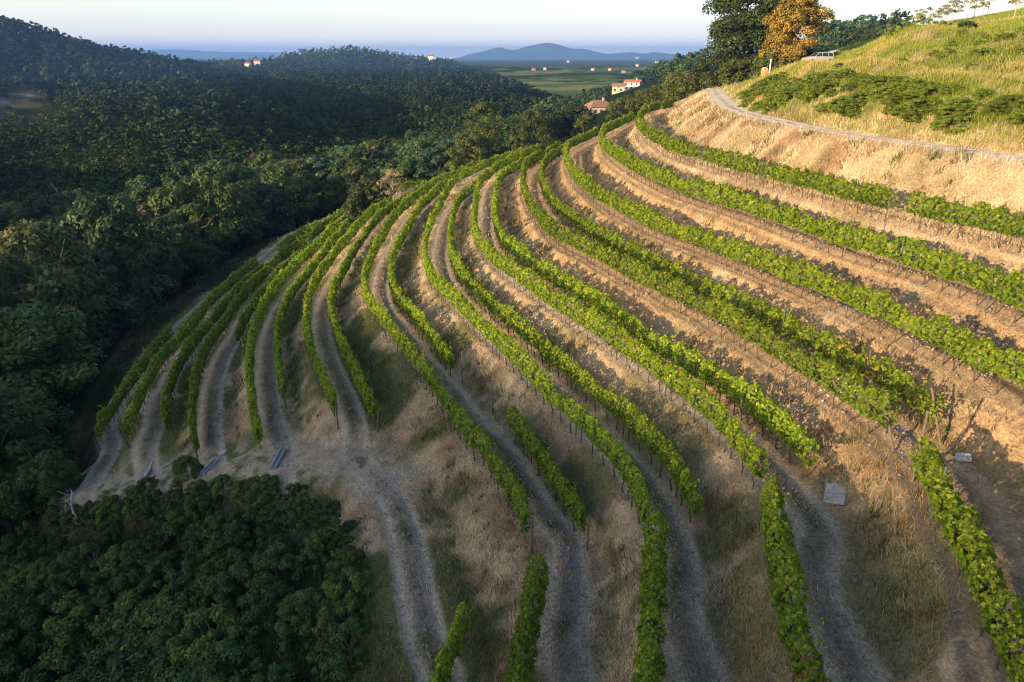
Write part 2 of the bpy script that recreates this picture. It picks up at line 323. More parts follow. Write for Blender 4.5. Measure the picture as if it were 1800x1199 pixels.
def leaf_mat(name, c0, c1, c2, trans=.35, rough=.55):
    """c0 dark, c1 usual, c2 pale/old leaf colours mixed by the per-leaf attribute tone"""
    m, t, o = mat_new(name); a = nd(t, 'ShaderNodeAttribute', attribute_name='tone'); r = nd(t, 'ShaderNodeValToRGB')
    e = r.color_ramp.elements; e[0].position = 0; e[0].color = (*c0, 1); e[1].position = 1; e[1].color = (*c2, 1)
    x = e.new(.55); x.color = (*c1, 1)
    oi = nd(t, 'ShaderNodeObjectInfo'); hs = nd(t, 'ShaderNodeHueSaturation'); mr = nd(t, 'ShaderNodeMapRange')
    mr.inputs['To Min'].default_value = .75; mr.inputs['To Max'].default_value = 1.25
    t.links.new(a.outputs['Fac'], r.inputs[0]); t.links.new(r.outputs[0], hs.inputs['Color'])
    t.links.new(oi.outputs['Random'], mr.inputs[0]); t.links.new(mr.outputs[0], hs.inputs['Value'])
    b = nd(t, 'ShaderNodeBsdfPrincipled'); b.inputs['Roughness'].default_value = rough; b.inputs['Specular IOR Level'].default_value = .3
    tr = nd(t, 'ShaderNodeBsdfTranslucent'); mx = nd(t, 'ShaderNodeMixShader'); mx.inputs[0].default_value = trans
    g = nd(t, 'ShaderNodeMix', data_type='RGBA', blend_type='MULTIPLY'); g.inputs[0].default_value = 1; g.inputs[7].default_value = (1.3, 1.25, .5, 1)
    t.links.new(hs.outputs[0], b.inputs['Base Color']); t.links.new(hs.outputs[0], g.inputs[6]); t.links.new(g.outputs[2], tr.inputs[0])
    t.links.new(b.outputs[0], mx.inputs[1]); t.links.new(tr.outputs[0], mx.inputs[2]); t.links.new(mx.outputs[0], o.inputs[0])
    return m
def col_mat(name, trans=.2):
    m, t, o = mat_new(name); a = nd(t, 'ShaderNodeAttribute', attribute_name='col')
    b = nd(t, 'ShaderNodeBsdfDiffuse'); tr = nd(t, 'ShaderNodeBsdfTranslucent'); mx = nd(t, 'ShaderNodeMixShader'); mx.inputs[0].default_value = trans
    t.links.new(a.outputs['Color'], b.inputs[0]); t.links.new(a.outputs['Color'], tr.inputs[0])
    t.links.new(b.outputs[0], mx.inputs[1]); t.links.new(tr.outputs[0], mx.inputs[2]); t.links.new(mx.outputs[0], o.inputs[0]); return m

m, t, o = mat_new('ground'); GROUND = m
a = nd(t, 'ShaderNodeAttribute', attribute_name='col'); st = nd(t, 'ShaderNodeAttribute', attribute_name='straw')
tc = nd(t, 'ShaderNodeTexCoord'); n1 = noise_node(t, 9., 7, .8, tc.outputs['Object']); n2 = noise_node(t, 1.3, 4, .6, tc.outputs['Object'])
mp = nd(t, 'ShaderNodeMapping'); mp.inputs['Scale'].default_value = (22, 5, 12); mp.inputs['Rotation'].default_value = (0, 0, .8)
t.links.new(tc.outputs['Object'], mp.inputs['Vector']); n3 = noise_node(t, 1., 3, .7, mp.outputs[0])
def mrange(src, lo, hi, f0=.3, f1=.7):
    q = nd(t, 'ShaderNodeMapRange'); q.inputs['From Min'].default_value = f0; q.inputs['From Max'].default_value = f1
    q.inputs['To Min'].default_value = lo; q.inputs['To Max'].default_value = hi; t.links.new(src, q.inputs[0]); return q.outputs[0]
def mul(p, q):
    k = nd(t, 'ShaderNodeMath', operation='MULTIPLY'); t.links.new(p, k.inputs[0]); t.links.new(q, k.inputs[1]); return k.outputs[0]
f = mul(mul(mrange(n1.outputs['Fac'], .4, 1.6), mrange(n2.outputs['Fac'], .8, 1.2)), mrange(n3.outputs['Fac'], .7, 1.3))
sc = nd(t, 'ShaderNodeVectorMath', operation='SCALE'); t.links.new(a.outputs['Color'], sc.inputs[0]); t.links.new(f, sc.inputs['Scale'])
b = nd(t, 'ShaderNodeBsdfDiffuse'); t.links.new(sc.outputs[0], b.inputs[0])
bp = nd(t, 'ShaderNodeBump'); bp.inputs['Strength'].default_value = .9; bp.inputs['Distance'].default_value = .11
ad = nd(t, 'ShaderNodeMath', operation='ADD'); t.links.new(n1.outputs['Fac'], ad.inputs[0]); t.links.new(n3.outputs['Fac'], ad.inputs[1])
t.links.new(ad.outputs[0], bp.inputs['Height']); t.links.new(bp.outputs[0], b.inputs['Normal']); t.links.new(b.outputs[0], o.inputs[0])
# ------------------------------------------------------------------ the ground
def radial():
    r = [4.]
    while r[-1] < 15500:
        q = r[-1]; f = .009 if q < 35 else (.0055 if q < 135 else (.014 if q < 700 else .03)); r.append(q*(1+f))
    return np.array(r)
RR = radial()
az = np.concatenate([np.radians(np.arange(-180, -48, 3.)), np.radians(np.arange(-48, 46.01, .125)), np.radians(np.arange(48, 180.01, 3.))])
A_, R_ = np.meshgrid(az, RR, indexing='ij'); X_ = (R_*np.sin(A_)).ravel(); Y_ = (R_*np.cos(A_)).ravel()
zz, info = terrain(X_, Y_)
na, nr = len(az), len(RR); idx = np.arange(na*nr).reshape(na, nr)
quads = np.stack([idx[:-1, :-1], idx[1:, :-1], idx[1:, 1:], idx[:-1, 1:]], -1).reshape(-1, 4)[:, ::-1]

STRAW = np.array([.57, .43, .275]); SOIL = np.array([.52, .35, .195]); TRACK = np.array([.40, .335, .265]); GREEN = np.array([.085, .115, .03])
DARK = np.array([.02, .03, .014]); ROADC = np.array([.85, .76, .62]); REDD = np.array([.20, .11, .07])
def mixc(c, d, w): return c*(1-w[:, None])+np.asarray(d)*w[:, None]
def ground_colour(x, y, q):
    u, dm, on, hw, wn, r, k = q['u'], q['dm'], q['on'], q['hw'], q['wn'], q['r'], q['k']
    c = np.tile(STRAW, (len(x), 1)); n = fbm(x*.5, y*.5, 31, 4); nf = fbm(x*2.2, y*2.2, 41, 3)
    c = mixc(c, REDD*1.25, smooth(.52, .72, fbm(x*.35+5, y*.35, 51, 4))*(.45+.25*smooth(0, -.5, u)))
    # bare soil on the risers of the right hand terraces
    soil = smooth(.6, 1.2, u)*smooth(4.05, 3.7, u)*smooth(-6, 2, x-(y-60)*.05)*smooth(14, 22, y)*smooth(.75, .55, n)
    c = mixc(c, SOIL, soil)
    c = c*(.72+.56*fbm(x*1.1+3, y*1.1, 131, 4))[:, None]; c = mixc(c, [.20, .135, .09], smooth(.58, .72, fbm(x*.7, y*.7+9, 141, 4))*.55*smooth(2, 6, u))
    # green growth: patches, foot of the risers, lower terraces
    foot = np.exp(-((dm+1.75)/.45)**2); low = np.maximum(smooth(3.0, 7, u), .6*smooth(34, 16, y))
    gp = smooth(.50, .66, fbm(x*.28, y*.28, 61, 4)+.10*low)*(.35+.5*low)*(1-soil*.8)
    gp = np.maximum(gp, .35*smooth(.48, .7, fbm(x*.3+7, y*.3, 63, 4))*smooth(.2, -.3, u))
    gp = np.maximum(gp, foot*smooth(.35, .65, nf)*(.3+.6*low)*(1-soil))
    c = mixc(c, GREEN*1.15, np.clip(gp, 0, .9))
    tr = on*smooth(.92+.4*(nf-.5), .70, np.abs(dm))
    hi = smooth(4.0, 3.5, u)
    c = mixc(c, TRACK, np.clip(tr*(1-hi)*(smooth(.2, .5, nf+.25)), 0, 1)); c = mixc(c, SOIL*.92, np.clip(tr*hi*smooth(-.4, .5, u), 0, 1))
    c = mixc(c, TRACK*.5, (np.exp(-((dm-.85)/.09)**2)*.8+np.exp(-((dm-1.30)/.13)**2))*hi*smooth(-.2, .6, u)*.9*smooth(.25, .5, nf+.15)*(wn > .5))
    c = mixc(c, TRACK*1.45, (1-hi*.6)*np.exp(-((np.abs(dm)-.58)/.2)**2)*on*.7*smooth(-.4, .5, u))
    c = mixc(c, TRACK*.5, np.exp(-(dm/.22)**2)*on*.75*smooth(.4, .6, nf+.1)*smooth(-.4, .5, u))
    c = mixc(c, STRAW*.62, np.exp(-(dm/.24)**4)*on*.8*(1-hi)*smooth(.42, .6, fbm(x*1.3, y*1.3+5, 191, 3))*(1-hw))
    mid = np.exp(-(dm/.3)**2)*on*smooth(3.0, 4.5, u)*smooth(.47, .6, n)*smooth(60, 30, y)
    c = mixc(c, GREEN, mid*.8)
    c = mixc(c, TRACK*1.25, hw*smooth(.35, .6, nf)*.85)
    road = smooth(-2.46, -2.3, u)*smooth(-1.68, -1.82, u); g1 = np.exp(-((u+2.05)/.06)**2)*smooth(.35, .5, nf)
    c = mixc(c, ROADC, road*(1-g1*.8)*wn)
    # outside the vineyard
    f = mixc(np.tile(np.array([.15, .18, .04]), (len(x), 1)), STRAW, smooth(.45, .62, n)*.8)   # grass banks
    lg = np.maximum(np.exp(-((q['bd']-9.8)/1.7)**2), np.exp(-((q['bd']-22)/2.2)**2))*(q['bd'] > 0); f = mixc(f, [.50, .36, .20], lg*.85)
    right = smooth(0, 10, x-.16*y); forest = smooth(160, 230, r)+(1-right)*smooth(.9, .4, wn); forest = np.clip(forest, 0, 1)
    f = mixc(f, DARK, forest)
    sp = fbm(x/40, y/40, 71, 3)
    fld = smooth(1250, 1500, r)*smooth(5300, 4800, r)
    cell = vnoise(x/230, y/110, 81)
    fc = mixc(np.tile(np.array([.08, .13, .05]), (len(x), 1)), [.20, .22, .10], smooth(.45, .6, cell)); fc = mixc(fc, DARK*1.6, smooth(.48, .56, fbm(x/300, y/260, 91, 4)))
    f = mixc(f, fc, fld); f = mixc(f, [.06, .09, .05], smooth(4800, 5300, r))
    a_ = np.degrees(np.arctan2(x, y)); patch = np.exp(-((a_+34.6)/2.8)**4)*smooth(625, 655, r)*smooth(740, 715, r)
    f = mixc(f, [.13, .12, .10], patch*.6*smooth(.35, .6, fbm(x/9, y/9, 151, 3)))
    f = mixc(f, [.22, .21, .19], patch*np.exp(-((r-705-6*(a_+34))/3.)**2))
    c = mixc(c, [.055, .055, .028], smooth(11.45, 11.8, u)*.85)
    return mixc(f, c, wn)
colr = ground_colour(X_, Y_, info)
me = new_mesh('hillside_ground', np.stack([X_, Y_, zz], 1), quads, 4, dict(col=colr), GROUND, True)
link('ground', me, kind='structure')
# ------------------------------------------------------------------ leaf cards
def unit(v): return v/np.maximum(np.linalg.norm(v, axis=-1, keepdims=True), 1e-9)
def cards(c, n, size, rg, aspect=.75, fold=.18):
    """pointed folded leaves: 4 corners each, two triangles sharing the midrib"""
    N = len(c); n = unit(n); t = unit(np.cross(n, unit(rg.normal(size=(N, 3))))); b = np.cross(n, t); s = np.asarray(size).reshape(-1, 1)
    v = np.empty((N, 4, 3)); v[:, 0] = c-t*s*.5; v[:, 2] = c+t*s*.5
    v[:, 1] = c+b*s*.5*aspect-n*s*fold*.5+t*s*.08; v[:, 3] = c-b*s*.5*aspect-n*s*fold*.5+t*s*.08
    return v.reshape(-1, 3)
def card_faces(N):
    i = np.arange(N)[:, None]*4; return np.concatenate([i+[0, 1, 2], i+[0, 2, 3]], 0)
def leaf_mesh(name, c, n, size, tone, mat, rg, aspect=.75):
    v = cards(c, n, size, rg, aspect); return new_mesh(name, v, card_faces(len(c)), 3, dict(tone=np.repeat(tone, 4)), mat)

def tube(pts, rad, seg=6):
    pts = np.asarray(pts, float); n = len(pts); rad = np.broadcast_to(rad, (n,)); V = []; F = []
    for i in range(n):
        d = unit(pts[min(i+1, n-1)]-pts[max(i-1, 0)]); a = unit(np.cross(d, [.3, 1, .2])); b = np.cross(d, a)
        for k in range(seg):
            q = 2*math.pi*k/seg; V.append(pts[i]+rad[i]*(math.cos(q)*a+math.sin(q)*b))
    for i in range(n-1):
        for k in range(seg): F.append((i*seg+k, i*seg+(k+1) % seg, (i+1)*seg+(k+1) % seg, (i+1)*seg+k))
    F.append(tuple(range(seg))[::-1]); F.append(tuple((n-1)*seg+k for k in range(seg)))
    return V, F
def mesh_vf(name, V, F, mat=None, smooth_sh=False):
    me = bpy.data.meshes.new(name); me.from_pydata([tuple(v) for v in V], [], [tuple(int(q) for q in f) for f in F]); me.update()
    if mat: me.materials.append(mat)
    if smooth_sh: me.polygons.foreach_set('use_smooth', np.ones(len(me.polygons), bool))
    return me
def merge(parts):
    V = []; F = []
    for v, f in parts:
        o = len(V); V += list(v); F += [tuple(i+o for i in q) for q in f]
    return V, F
def box(x0, x1, y0, y1, z0, z1):
    V = [(x, y, z) for z in (z0, z1) for y in (y0, y1) for x in (x0, x1)]
    return V, [(0, 2, 3, 1), (4, 5, 7, 6), (0, 1, 5, 4), (1, 3, 7, 5), (3, 2, 6, 7), (2, 0, 4, 6)]

# ------------------------------------------------------------------ vine rows
M_VINE = leaf_mat('vine_leaf', (.065, .13, .012), (.215, .335, .022), (.47, .50, .045), .52, .5)
M_WOOD = simple_mat('weathered_wood', (.17, .125, .09), .9, 0, .35, 8, .4)
M_VTRUNK = simple_mat('vine_bark', (.10, .07, .05), .95, 0, .3, 20, .5)
M_STEEL = simple_mat('galvanised_steel', (.16, .17, .18), .6, .4, .2, 6)
POST_ME = mesh_vf('steel_post', *merge([box(-.03, .03, -.02, .02, -.3, 1.9), box(-.045, .045, -.03, -.026, .6, .64), box(-.045, .045, -.03, -.026, 1.3, 1.34)]), M_STEEL)
ENDPOST_ME = mesh_vf('wooden_end_post', *tube([(0, 0, -.3), (0, 0, .8), (0, 0, 2.0)], [.05, .046, .042], 8), M_WOOD)
TRUNK_MES = []
for i in range(4):
    rg_ = np.random.default_rng(i); p = [(0, 0, -.1)]
    for zq in (.25, .5, .75, 1.0): p.append((rg_.normal()*.035, rg_.normal()*.035, zq))
    parts = [tube(p, [.035, .03, .026, .024, .018], 5)]
    for s in (-1, 1): parts.append(tube([p[-1], (s*.25, .02, 1.02+.06*rg_.random()), (s*.5, 0, 1.0)], [.016, .012, .007], 4))
    TRUNK_MES.append(mesh_vf('vine_trunk', *merge(parts), M_VTRUNK))

ROWLAB = {
 'A_I': 'topmost vine row, alone below the gravel road, thinning to scattered bushes on the right',
 'B_I': 'second vine row below the gravel road, bare double wheel strip in front of it',
 'C_O': 'third vine row below the gravel road, yellow-green between two bare tan banks',
 'D_O': 'front row of the highest pair of vine rows, posts along its foot',
 'D_I': 'back row of the highest pair, ending at a leaning wooden post with yellowing leaves',
 'E_O': 'front row of the second pair from the top, broken into single bushes lower down',
 'E_I': 'back row of the second pair from the top, ending above the metal grate',
 'F_O': 'front row of the third pair, curving through the middle of the hillside',
 'F_I': 'back row of the third pair, its last bush stretching one shoot right',
 'G_O': 'front row of the fourth pair, sharply bent where the sunlight ends',
 'G_I': 'back row of the fourth pair, ending above two bare steel posts',
 'H_O': 'front row of the fifth pair, ending just above the bend of the dirt track',
 'H_I': 'back row of the fifth pair, ending at a leaning stake above the dirt track',
 'I_O': 'front row of the sixth pair, its near end a tall separate clump',
 'I_I': 'back row of the sixth pair, shaded, with a bare post at its lower end',
 'J_O': 'front row of the seventh pair, in deep shade and reaching the dirt track',
 'J_I': 'back row of the seventh pair, stopping halfway down beside the shaded track',
 'K_O': 'front row of the eighth pair, near the lower left edge of the vineyard',
 'K_I': 'back row of the eighth pair, shaded, near the lower left edge of the vineyard',
 'L_I': 'lowest, leftmost vine row, dark green beside the grassy strip along the wood',
 'Z_O': 'vine row at the right edge of the picture, starting at a pale wooden post',
 'E_2': 'near vine row with rusty orange leaves, rightmost of the three in the bottom middle',
 'F_2': 'near straight vine row in the bottom middle, between two wheel tracks',
 'G_2': 'short near vine row, leftmost of the three in the bottom middle',
 'G_I2': 'short shaded vine row standing alone above the near wheel track, ending at a stake',
 'G_O2': 'short vine row piece following a gap in the sharply bent row',
 'H_I2': 'small vine remnant at the bottom edge beside the dirt track',
 'K_X': 'far dark vine row beyond the grassy corner by the wood',
 'I_X': 'far shaded vine row passing behind the pale dry tree',
 'J_X': 'farthest, lowest vine row, a dark line below the dense tree above the wood',
}
ROWS2 = {'K_X': (9.6, [(487, 425), (500, 417), (520, 405), (550, 392), (580, 376), (600, 366)]),
         'I_X': (9.0, [(684, 343), (708, 333), (733, 322), (760, 312), (790, 302)]),
         'J_X': (10.0, [(720, 319), (742, 307), (767, 299), (794, 292)])}
def vine_row(name, line, z_extra=0., seed=0):
    rg = np.random.default_rng(100+seed)
    line = resample(line, .25); zz, _ = terrain(line[:, 0], line[:, 1]); L = np.c_[line, zz]
    base = L[0].copy(); e = link('vine_row', None, loc=tuple(base), label=ROWLAB[name], cat='vine row', group='rows of grapevines on the terraces')
    s = np.arange(len(L))*.25; tang = unit(np.gradient(L[:, :2], axis=0)); nrm = np.c_[tang[:, 1], -tang[:, 0]]
    r = np.hypot(L[:, 0], L[:, 1])
    patchy = 1.0 if name in ('E_O', 'F_O', 'F_I', 'E_I', 'G_I', 'D_O', 'D_I') else .55
    vig = fbm(s*.45+seed*13, s*0+seed, 7, 3)                          # vigour along the row
    plant = .5+.5*np.cos(s*2*math.pi/1.05+seed)                       # one bush about every metre
    dens = np.clip(1-patchy*(.55*(1-plant)+1.5*np.clip(.42-vig, 0, 1)), .3, 1.2)
    if name == 'A_I': dens = dens*smooth(.15, .5, vig-.25*smooth(35, 28, r))
    per = np.clip(760*(19./np.maximum(r, 19))**1.1, 120, 760)*.25*dens
    cnt = rg.poisson(per); j = np.repeat(np.arange(len(L)), cnt); N = len(j)
    size = np.clip(.122*(r[j]/24)**.62, .122, .30)*rg.uniform(.75, 1.25, N)
    H = 1.62+.7*(vig[j]-.5)+.20*plant[j]+.3*(fbm(s*1.9+seed, s*0, 35, 2)[j]-.5); Bm = .62+.25*(fbm(s*.9, s*0+3+seed, 5, 2)[j]-.3)
    w = (.15+.11*plant[j])*(.7+.7*vig[j])*(1.5 if name in ('E_2', 'F_2', 'G_2', 'Z_O') else 1.); a = rg.uniform(0, 2*math.pi, N); rad = rg.uniform(.55, 1.08, N)**.5
    q = np.sin(a); vert = .5+.5*q*rad; off = np.cos(a)*rad*w*(1.12-.35*np.clip(vert, 0, 1))
    off += .10*(fbm(s*1.7+40, s*0+seed, 15, 2)[j]-.5)
    jit = rg.uniform(-.125, .125, N)
    x = L[j, 0]+nrm[j, 0]*off+tang[j, 0]*jit; y = L[j, 1]+nrm[j, 1]*off+tang[j, 1]*jit; z = L[j, 2]+Bm+(H-Bm)*vert
    # shoots standing and hanging out of the canopy
    ns_ = int(len(L)*.25*3.2*np.mean(dens)); js = rg.integers(0, len(L), ns_); js = js[rg.random(len(js)) < np.clip(dens[js], .2, 1)*np.clip(45/r[js], .35, 1)]; nl_ = 8
    dr = unit(np.stack([rg.normal(size=len(js))*.45, rg.normal(size=len(js))*.45, rg.uniform(.25, 1.2, len(js))], 1)); ln = rg.uniform(.15, .62, len(js)); b0 = np.c_[L[js, :2]+nrm[js]*rg.normal(0, .16, (len(js), 1)), L[js, 2]+rg.uniform(1.35, 1.75, len(js))]
    tt_ = np.tile(np.linspace(.1, 1, nl_), len(js)); sp = np.repeat(b0, nl_, 0)+np.repeat(dr*ln[:, None], nl_, 0)*tt_[:, None]+rg.normal(0, .035, (len(js)*nl_, 3))
    jj = np.repeat(js, nl_); ssz = np.clip(.115*(r[jj]/24)**.6, .115, .26)*(1.15-.6*tt_); x = np.r_[x, sp[:, 0]]; y = np.r_[y, sp[:, 1]]; z = np.r_[z, sp[:, 2]]
    q = np.r_[q, tt_*0+.8]; a = np.r_[a, rg.uniform(0, 6.28, len(jj))]; j = np.r_[j, jj]; size = np.r_[size, ssz]; vert = np.r_[vert, tt_*0+1.3]; N = len(j)
    c = np.stack([x, y, z], 1)-base; side = np.cos(a)[:, None]*np.c_[nrm[j], np.zeros(N)]
    n = side*.8+np.array([0, 0, .55])*(.3+np.clip(q, 0, 1))[:, None]+rg.normal(size=(N, 3))*.42
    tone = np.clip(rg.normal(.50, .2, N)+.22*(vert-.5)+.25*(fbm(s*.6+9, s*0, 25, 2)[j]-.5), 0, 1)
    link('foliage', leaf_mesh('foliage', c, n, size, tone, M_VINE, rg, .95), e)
    if name in ('E_2', 'D_I'):                                    # rusty leaves
        sel = np.where(np.abs(s[j]-(8.0 if name == 'E_2' else s[-1]-4)) < 1.2)[0]; sel = sel[rg.random(len(sel)) < (.35 if name == 'E_2' else .10)]
        link('foliage', leaf_mesh('rusty_foliage', c[sel]+n[sel]*.03, n[sel], size[sel], rg.random(len(sel)), M_RUSTLEAF, rg, .95), e,
             label='rusty orange leaves among the green')
    # posts and trunks
    def put(nm, me, i, rot=(0, 0, 0), lab=None):
        th = math.atan2(tang[i, 1], tang[i, 0]); link(nm, me, e, loc=tuple(L[i]-base), rot=(rot[0], rot[1], th+rot[2]), label=lab)
    step = 20; n_p = 0
    for i in range(8, len(L)-6, step):
        if r[i] < 110 and n_p < 90: put('post', POST_ME, i, (rg.normal()*.03, rg.normal()*.03, 0)); n_p += 1
    n_t = 0
    for i in range(2, len(L), 4):
        if r[i] < 62 and n_t < 95 and dens[i] > .2: put('vine_trunk', TRUNK_MES[int(rg.integers(4))], i, (0, 0, rg.uniform(-.3, .3))); n_t += 1
    if r.min() < 90:
        m_ = slice(None, None, 6); parts = []
        for h in (.75, 1.2): parts.append(tube(np.c_[L[m_, :2]-base[:2], L[m_, 2]-base[2]+h], .008, 3))
        link('wire', mesh_vf('trellis_wire', *merge(parts), M_STEEL), e)
    return e, L, base, tang
M_RUSTLEAF = leaf_mat('rusty_vine_leaf', (.16, .06, .02), (.30, .12, .03), (.38, .24, .05), .3)
ROWOBJ = {}
for i, n in enumerate(ROWS): ROWOBJ[n] = vine_row(n, ROWW[n], seed=i)
for i, (n, (uu, pl)) in enumerate(ROWS2.items()):
    ROWOBJ[n] = vine_row(n, smooth_line(np.array([at_depth(x, y, hlev(uu)-1.2)[:2] for x, y in pl]), 4), seed=50+i)
def end_post(n, end, lean=.0, me=None, lab=None, push=.5, h=1.):
    e, L, base, tang = ROWOBJ[n]; i = -1 if end else 0; d = tang[i]*(1 if end else -1)
    p = L[i]+np.array([d[0]*push, d[1]*push, 0]); p[2] = Z(p[0], p[1]); az_ = math.atan2(d[1], d[0])
    link('post', me or ENDPOST_ME, e, loc=tuple(p-base), rot=(0, -lean, az_+math.pi), scale=(1, 1, h), label=lab)
for n, end, lean in [('D_I', 1, -.55), ('D_O', 1, -.5), ('G_O2', 1, 0), ('G_I2', 1, 0), ('H_I', 1, .35), ('H_O', 1, .05), ('I_I', 1, 0), ('F_O', 1, .05), ('K_O', 1, .5), ('L_I', 1, .4), ('J_O', 1, .3)]:
    end_post(n, end, lean, h=1. if n in ('D_I', 'D_O') else .8)
end_post('Z_O', 0, .1, None, 'tall pale wooden post at the head of the row', .15, 1.25)
# two bare steel posts in the gap of the G row
e, L, base, tang = ROWOBJ['G_I']
for x, y in [(813, 673), (866, 727)]:
    p = at_depth(x, y, hlev(6)); p[2] = Z(p[0], p[1]); link('post', POST_ME, e, loc=tuple(p-base), scale=(1.2, 1.2, 1.05), label='bare steel post standing clear of the vines')
# ------------------------------------------------------------------ grass: blades laid and standing (stuff)
M_BLADE = col_mat('grass_blade', .25)
def blades(x, y, z, h, wd, lean, col, rg):
    N = len(x); a = rg.uniform(0, 2*math.pi, N); b = rg.uniform(0, 2*math.pi, N)
    v = np.empty((N, 3, 3)); bx = np.cos(b)*wd*.5; by = np.sin(b)*wd*.5; g = rg.uniform(.3, 1, N)*lean
    v[:, 0] = np.stack([x-bx, y-by, z-.02], 1); v[:, 1] = np.stack([x+bx, y+by, z-.02], 1)
    v[:, 2] = np.stack([x+np.cos(a)*g*h, y+np.sin(a)*g*h, z+h*np.sqrt(np.clip(1-.8*g*g, .06, 1))], 1)
    c = np.repeat(col, 3, axis=0); return v.reshape(-1, 3), c
def sample(n, a0, a1, r0, r1, rg):
    a = np.radians(rg.uniform(a0, a1, n)); r = np.exp(rg.uniform(math.log(r0), math.log(r1), n)); return r*np.sin(a), r*np.cos(a)
def grass(name, label, n, a0, a1, r0, r1, keep, hfun, seed):
    rg = np.random.default_rng(seed); x, y = sample(n, a0, a1, r0, r1, rg); z, q = terrain(x, y)
    k = keep(x, y, z, q, rg); x, y, z = x[k], y[k], z[k]; q = {s: v[k] for s, v in q.items()}
    h, wd, lean, col = hfun(x, y, q, rg); v, c = blades(x, y, z, h, wd, lean, col, rg)
    me = new_mesh(name, v, np.arange(len(v)), 3, dict(col=c), M_BLADE); link(name, me, label=label, cat='grass', kind='stuff')
def keep_slope(x, y, z, q, rg):
    tr = q['on']*smooth(-.4, .5, q['u']); p = (1-.93*tr)*(1-.9*q['hw'])
    soil = smooth(.6, 1.2, q['u'])*smooth(4.05, 3.7, q['u'])*smooth(-6, 2, x-(y-60)*.05)*smooth(14, 22, y); p = p*(1-.86*soil)
    return (rg.random(len(x)) < p) & (q['wn'] > .15) & ~((q['u'] > -2.42) & (q['u'] < -1.72))
def h_slope(x, y, q, rg):
    N = len(x); c = ground_colour(x, y, q); c = 1.22*c*rg.uniform(.5, 1.7, (N, 1))*rg.normal(1, .06, (N, 3)); g = smooth(.8, 1.3, c[:, 1]/np.maximum(c[:, 0], .01))
    h = np.clip(rg.gamma(3, .05, N), .04, .4)*(1+.5*g)*(1+q['r']/90); wd = .011*(1+q['r']/16)
    return h, wd, .95-.4*g, np.clip(c, .01, .75)
grass('mown_grass', 'cut dry straw and short grass covering the terrace banks', 520000, -40, 40, 9.5, 120, keep_slope, h_slope, 1)
# taller dry grass under the vines and along track edges
def keep_edge(x, y, z, q, rg):
    p = np.exp(-((np.abs(q['dm'])-1.35)/.35)**2)*smooth(-1, 0, q['u'])*smooth(11.6, 11.2, q['u'])*smooth(.30, .55, fbm(x*.35, y*.35, 77, 3))
    return (rg.random(len(x)) < p) & (q['wn'] > .6) & (q['hw'] < .3)
def h_edge(x, y, q, rg):
    N = len(x); lower = smooth(3, 7, q['u'])*smooth(90, 40, q['r']); g = (rg.random(N) < .25+.5*lower*smooth(.4, .6, fbm(x*.4, y*.4, 88, 2)))[:, None]
    c = np.where(g, [.10, .14, .03], [.42, .27, .13])*rg.uniform(.55, 1.45, (N, 1)); h = rg.uniform(.08, .36, N); return h, .014*(1+q['r']/18), .6, c
grass('tall_dry_grass', 'taller tawny and green grass under the vine rows', 170000, -38, 40, 10, 125, keep_edge, h_edge, 2)
# rank grass of the upper bank and of the hill top
def keep_bank(x, y, z, q, rg): return (q['u'] < -2.46) & (x > .2*y) & (q['r'] < 175)
def h_bank(x, y, q, rg):
    N = len(x); n = fbm(x*.16, y*.16, 95, 4); g = smooth(.28, .46, n+rg.normal(0, .06, N))[:, None]
    ledge = np.maximum(np.exp(-((q['bd']-9.5)/1.6)**2), np.exp(-((q['bd']-22)/2.2)**2))[:, None]; g = g*(1-.85*ledge)
    c = (np.array([.42, .36, .11])*(1-g)+np.array([.21, .27, .035])*g); c = c*(1-ledge*.6)+np.array([.50, .36, .19])*ledge*.6; c = c*rg.uniform(.65, 1.45, (N, 1))
    c = np.where(rg.random((N, 1)) < .03, [.30, .24, .28], c)
    return rg.uniform(.15, .5, N)*(1-.2*(q['r'] > 110)), .022*(1+q['r']/60), .6, c
grass('bank_grass', 'long yellow-green grass on the bank above the gravel road', 330000, 8, 47, 30, 170, keep_bank, h_bank, 3)
def keep_low(x, y, z, q, rg):
    return (q['wn'] <= .3) & (q['r'] < 110) & (x < .1*y) & (rg.random(len(x)) < .8)
def h_low(x, y, q, rg):
    N = len(x); c = np.array([.075, .10, .03])*rg.uniform(.5, 1.5, (N, 1)); return rg.uniform(.1, .5, N), .02*(1+q['r']/20), .7, c
grass('rough_grass', 'dark rough grass between the vineyard and the wood', 60000, -42, 0, 12, 110, keep_low, h_low, 4)
# weeds: separate leafy tufts dotted over banks and bare soil
rg = np.random.default_rng(31); tx, ty = sample(5200, -38, 39, 10, 95, rg); tz, tq = terrain(tx, ty)
kk = (tq['wn'] > .7) & (tq['on'] < .4) & (tq['u'] > -1.6) & (tq['hw'] < .2) & (rg.random(len(tx)) < .25+.75*smooth(.42, .6, fbm(tx*.25, ty*.25, 201, 3))); tx, ty, tr_, tu = tx[kk], ty[kk], tq['r'][kk], tq['u'][kk]
nb = 26; sz = rg.gamma(3, .05, len(tx))*(1+tr_/90)+.05; bx = np.repeat(tx, nb)+rg.normal(0, 1, len(tx)*nb)*np.repeat(sz, nb)*.6; by = np.repeat(ty, nb)+rg.normal(0, 1, len(tx)*nb)*np.repeat(sz, nb)*.6
bz, _ = terrain(bx, by); dry = np.repeat(rg.random(len(tx)) < np.where(tu < 4, .45, .25), nb)[:, None]
bc = np.where(dry, [.26, .17, .09], [.085, .125, .03])*np.repeat(rg.uniform(.6, 1.6, (len(tx), 1)), nb, 0)*rg.uniform(.7, 1.3, (len(bx), 1))
v, c = blades(bx, by, bz, np.repeat(sz, nb)*rg.uniform(.7, 1.6, len(bx)), np.repeat(.016*(1+tr_/22), nb), .8, bc, rg)
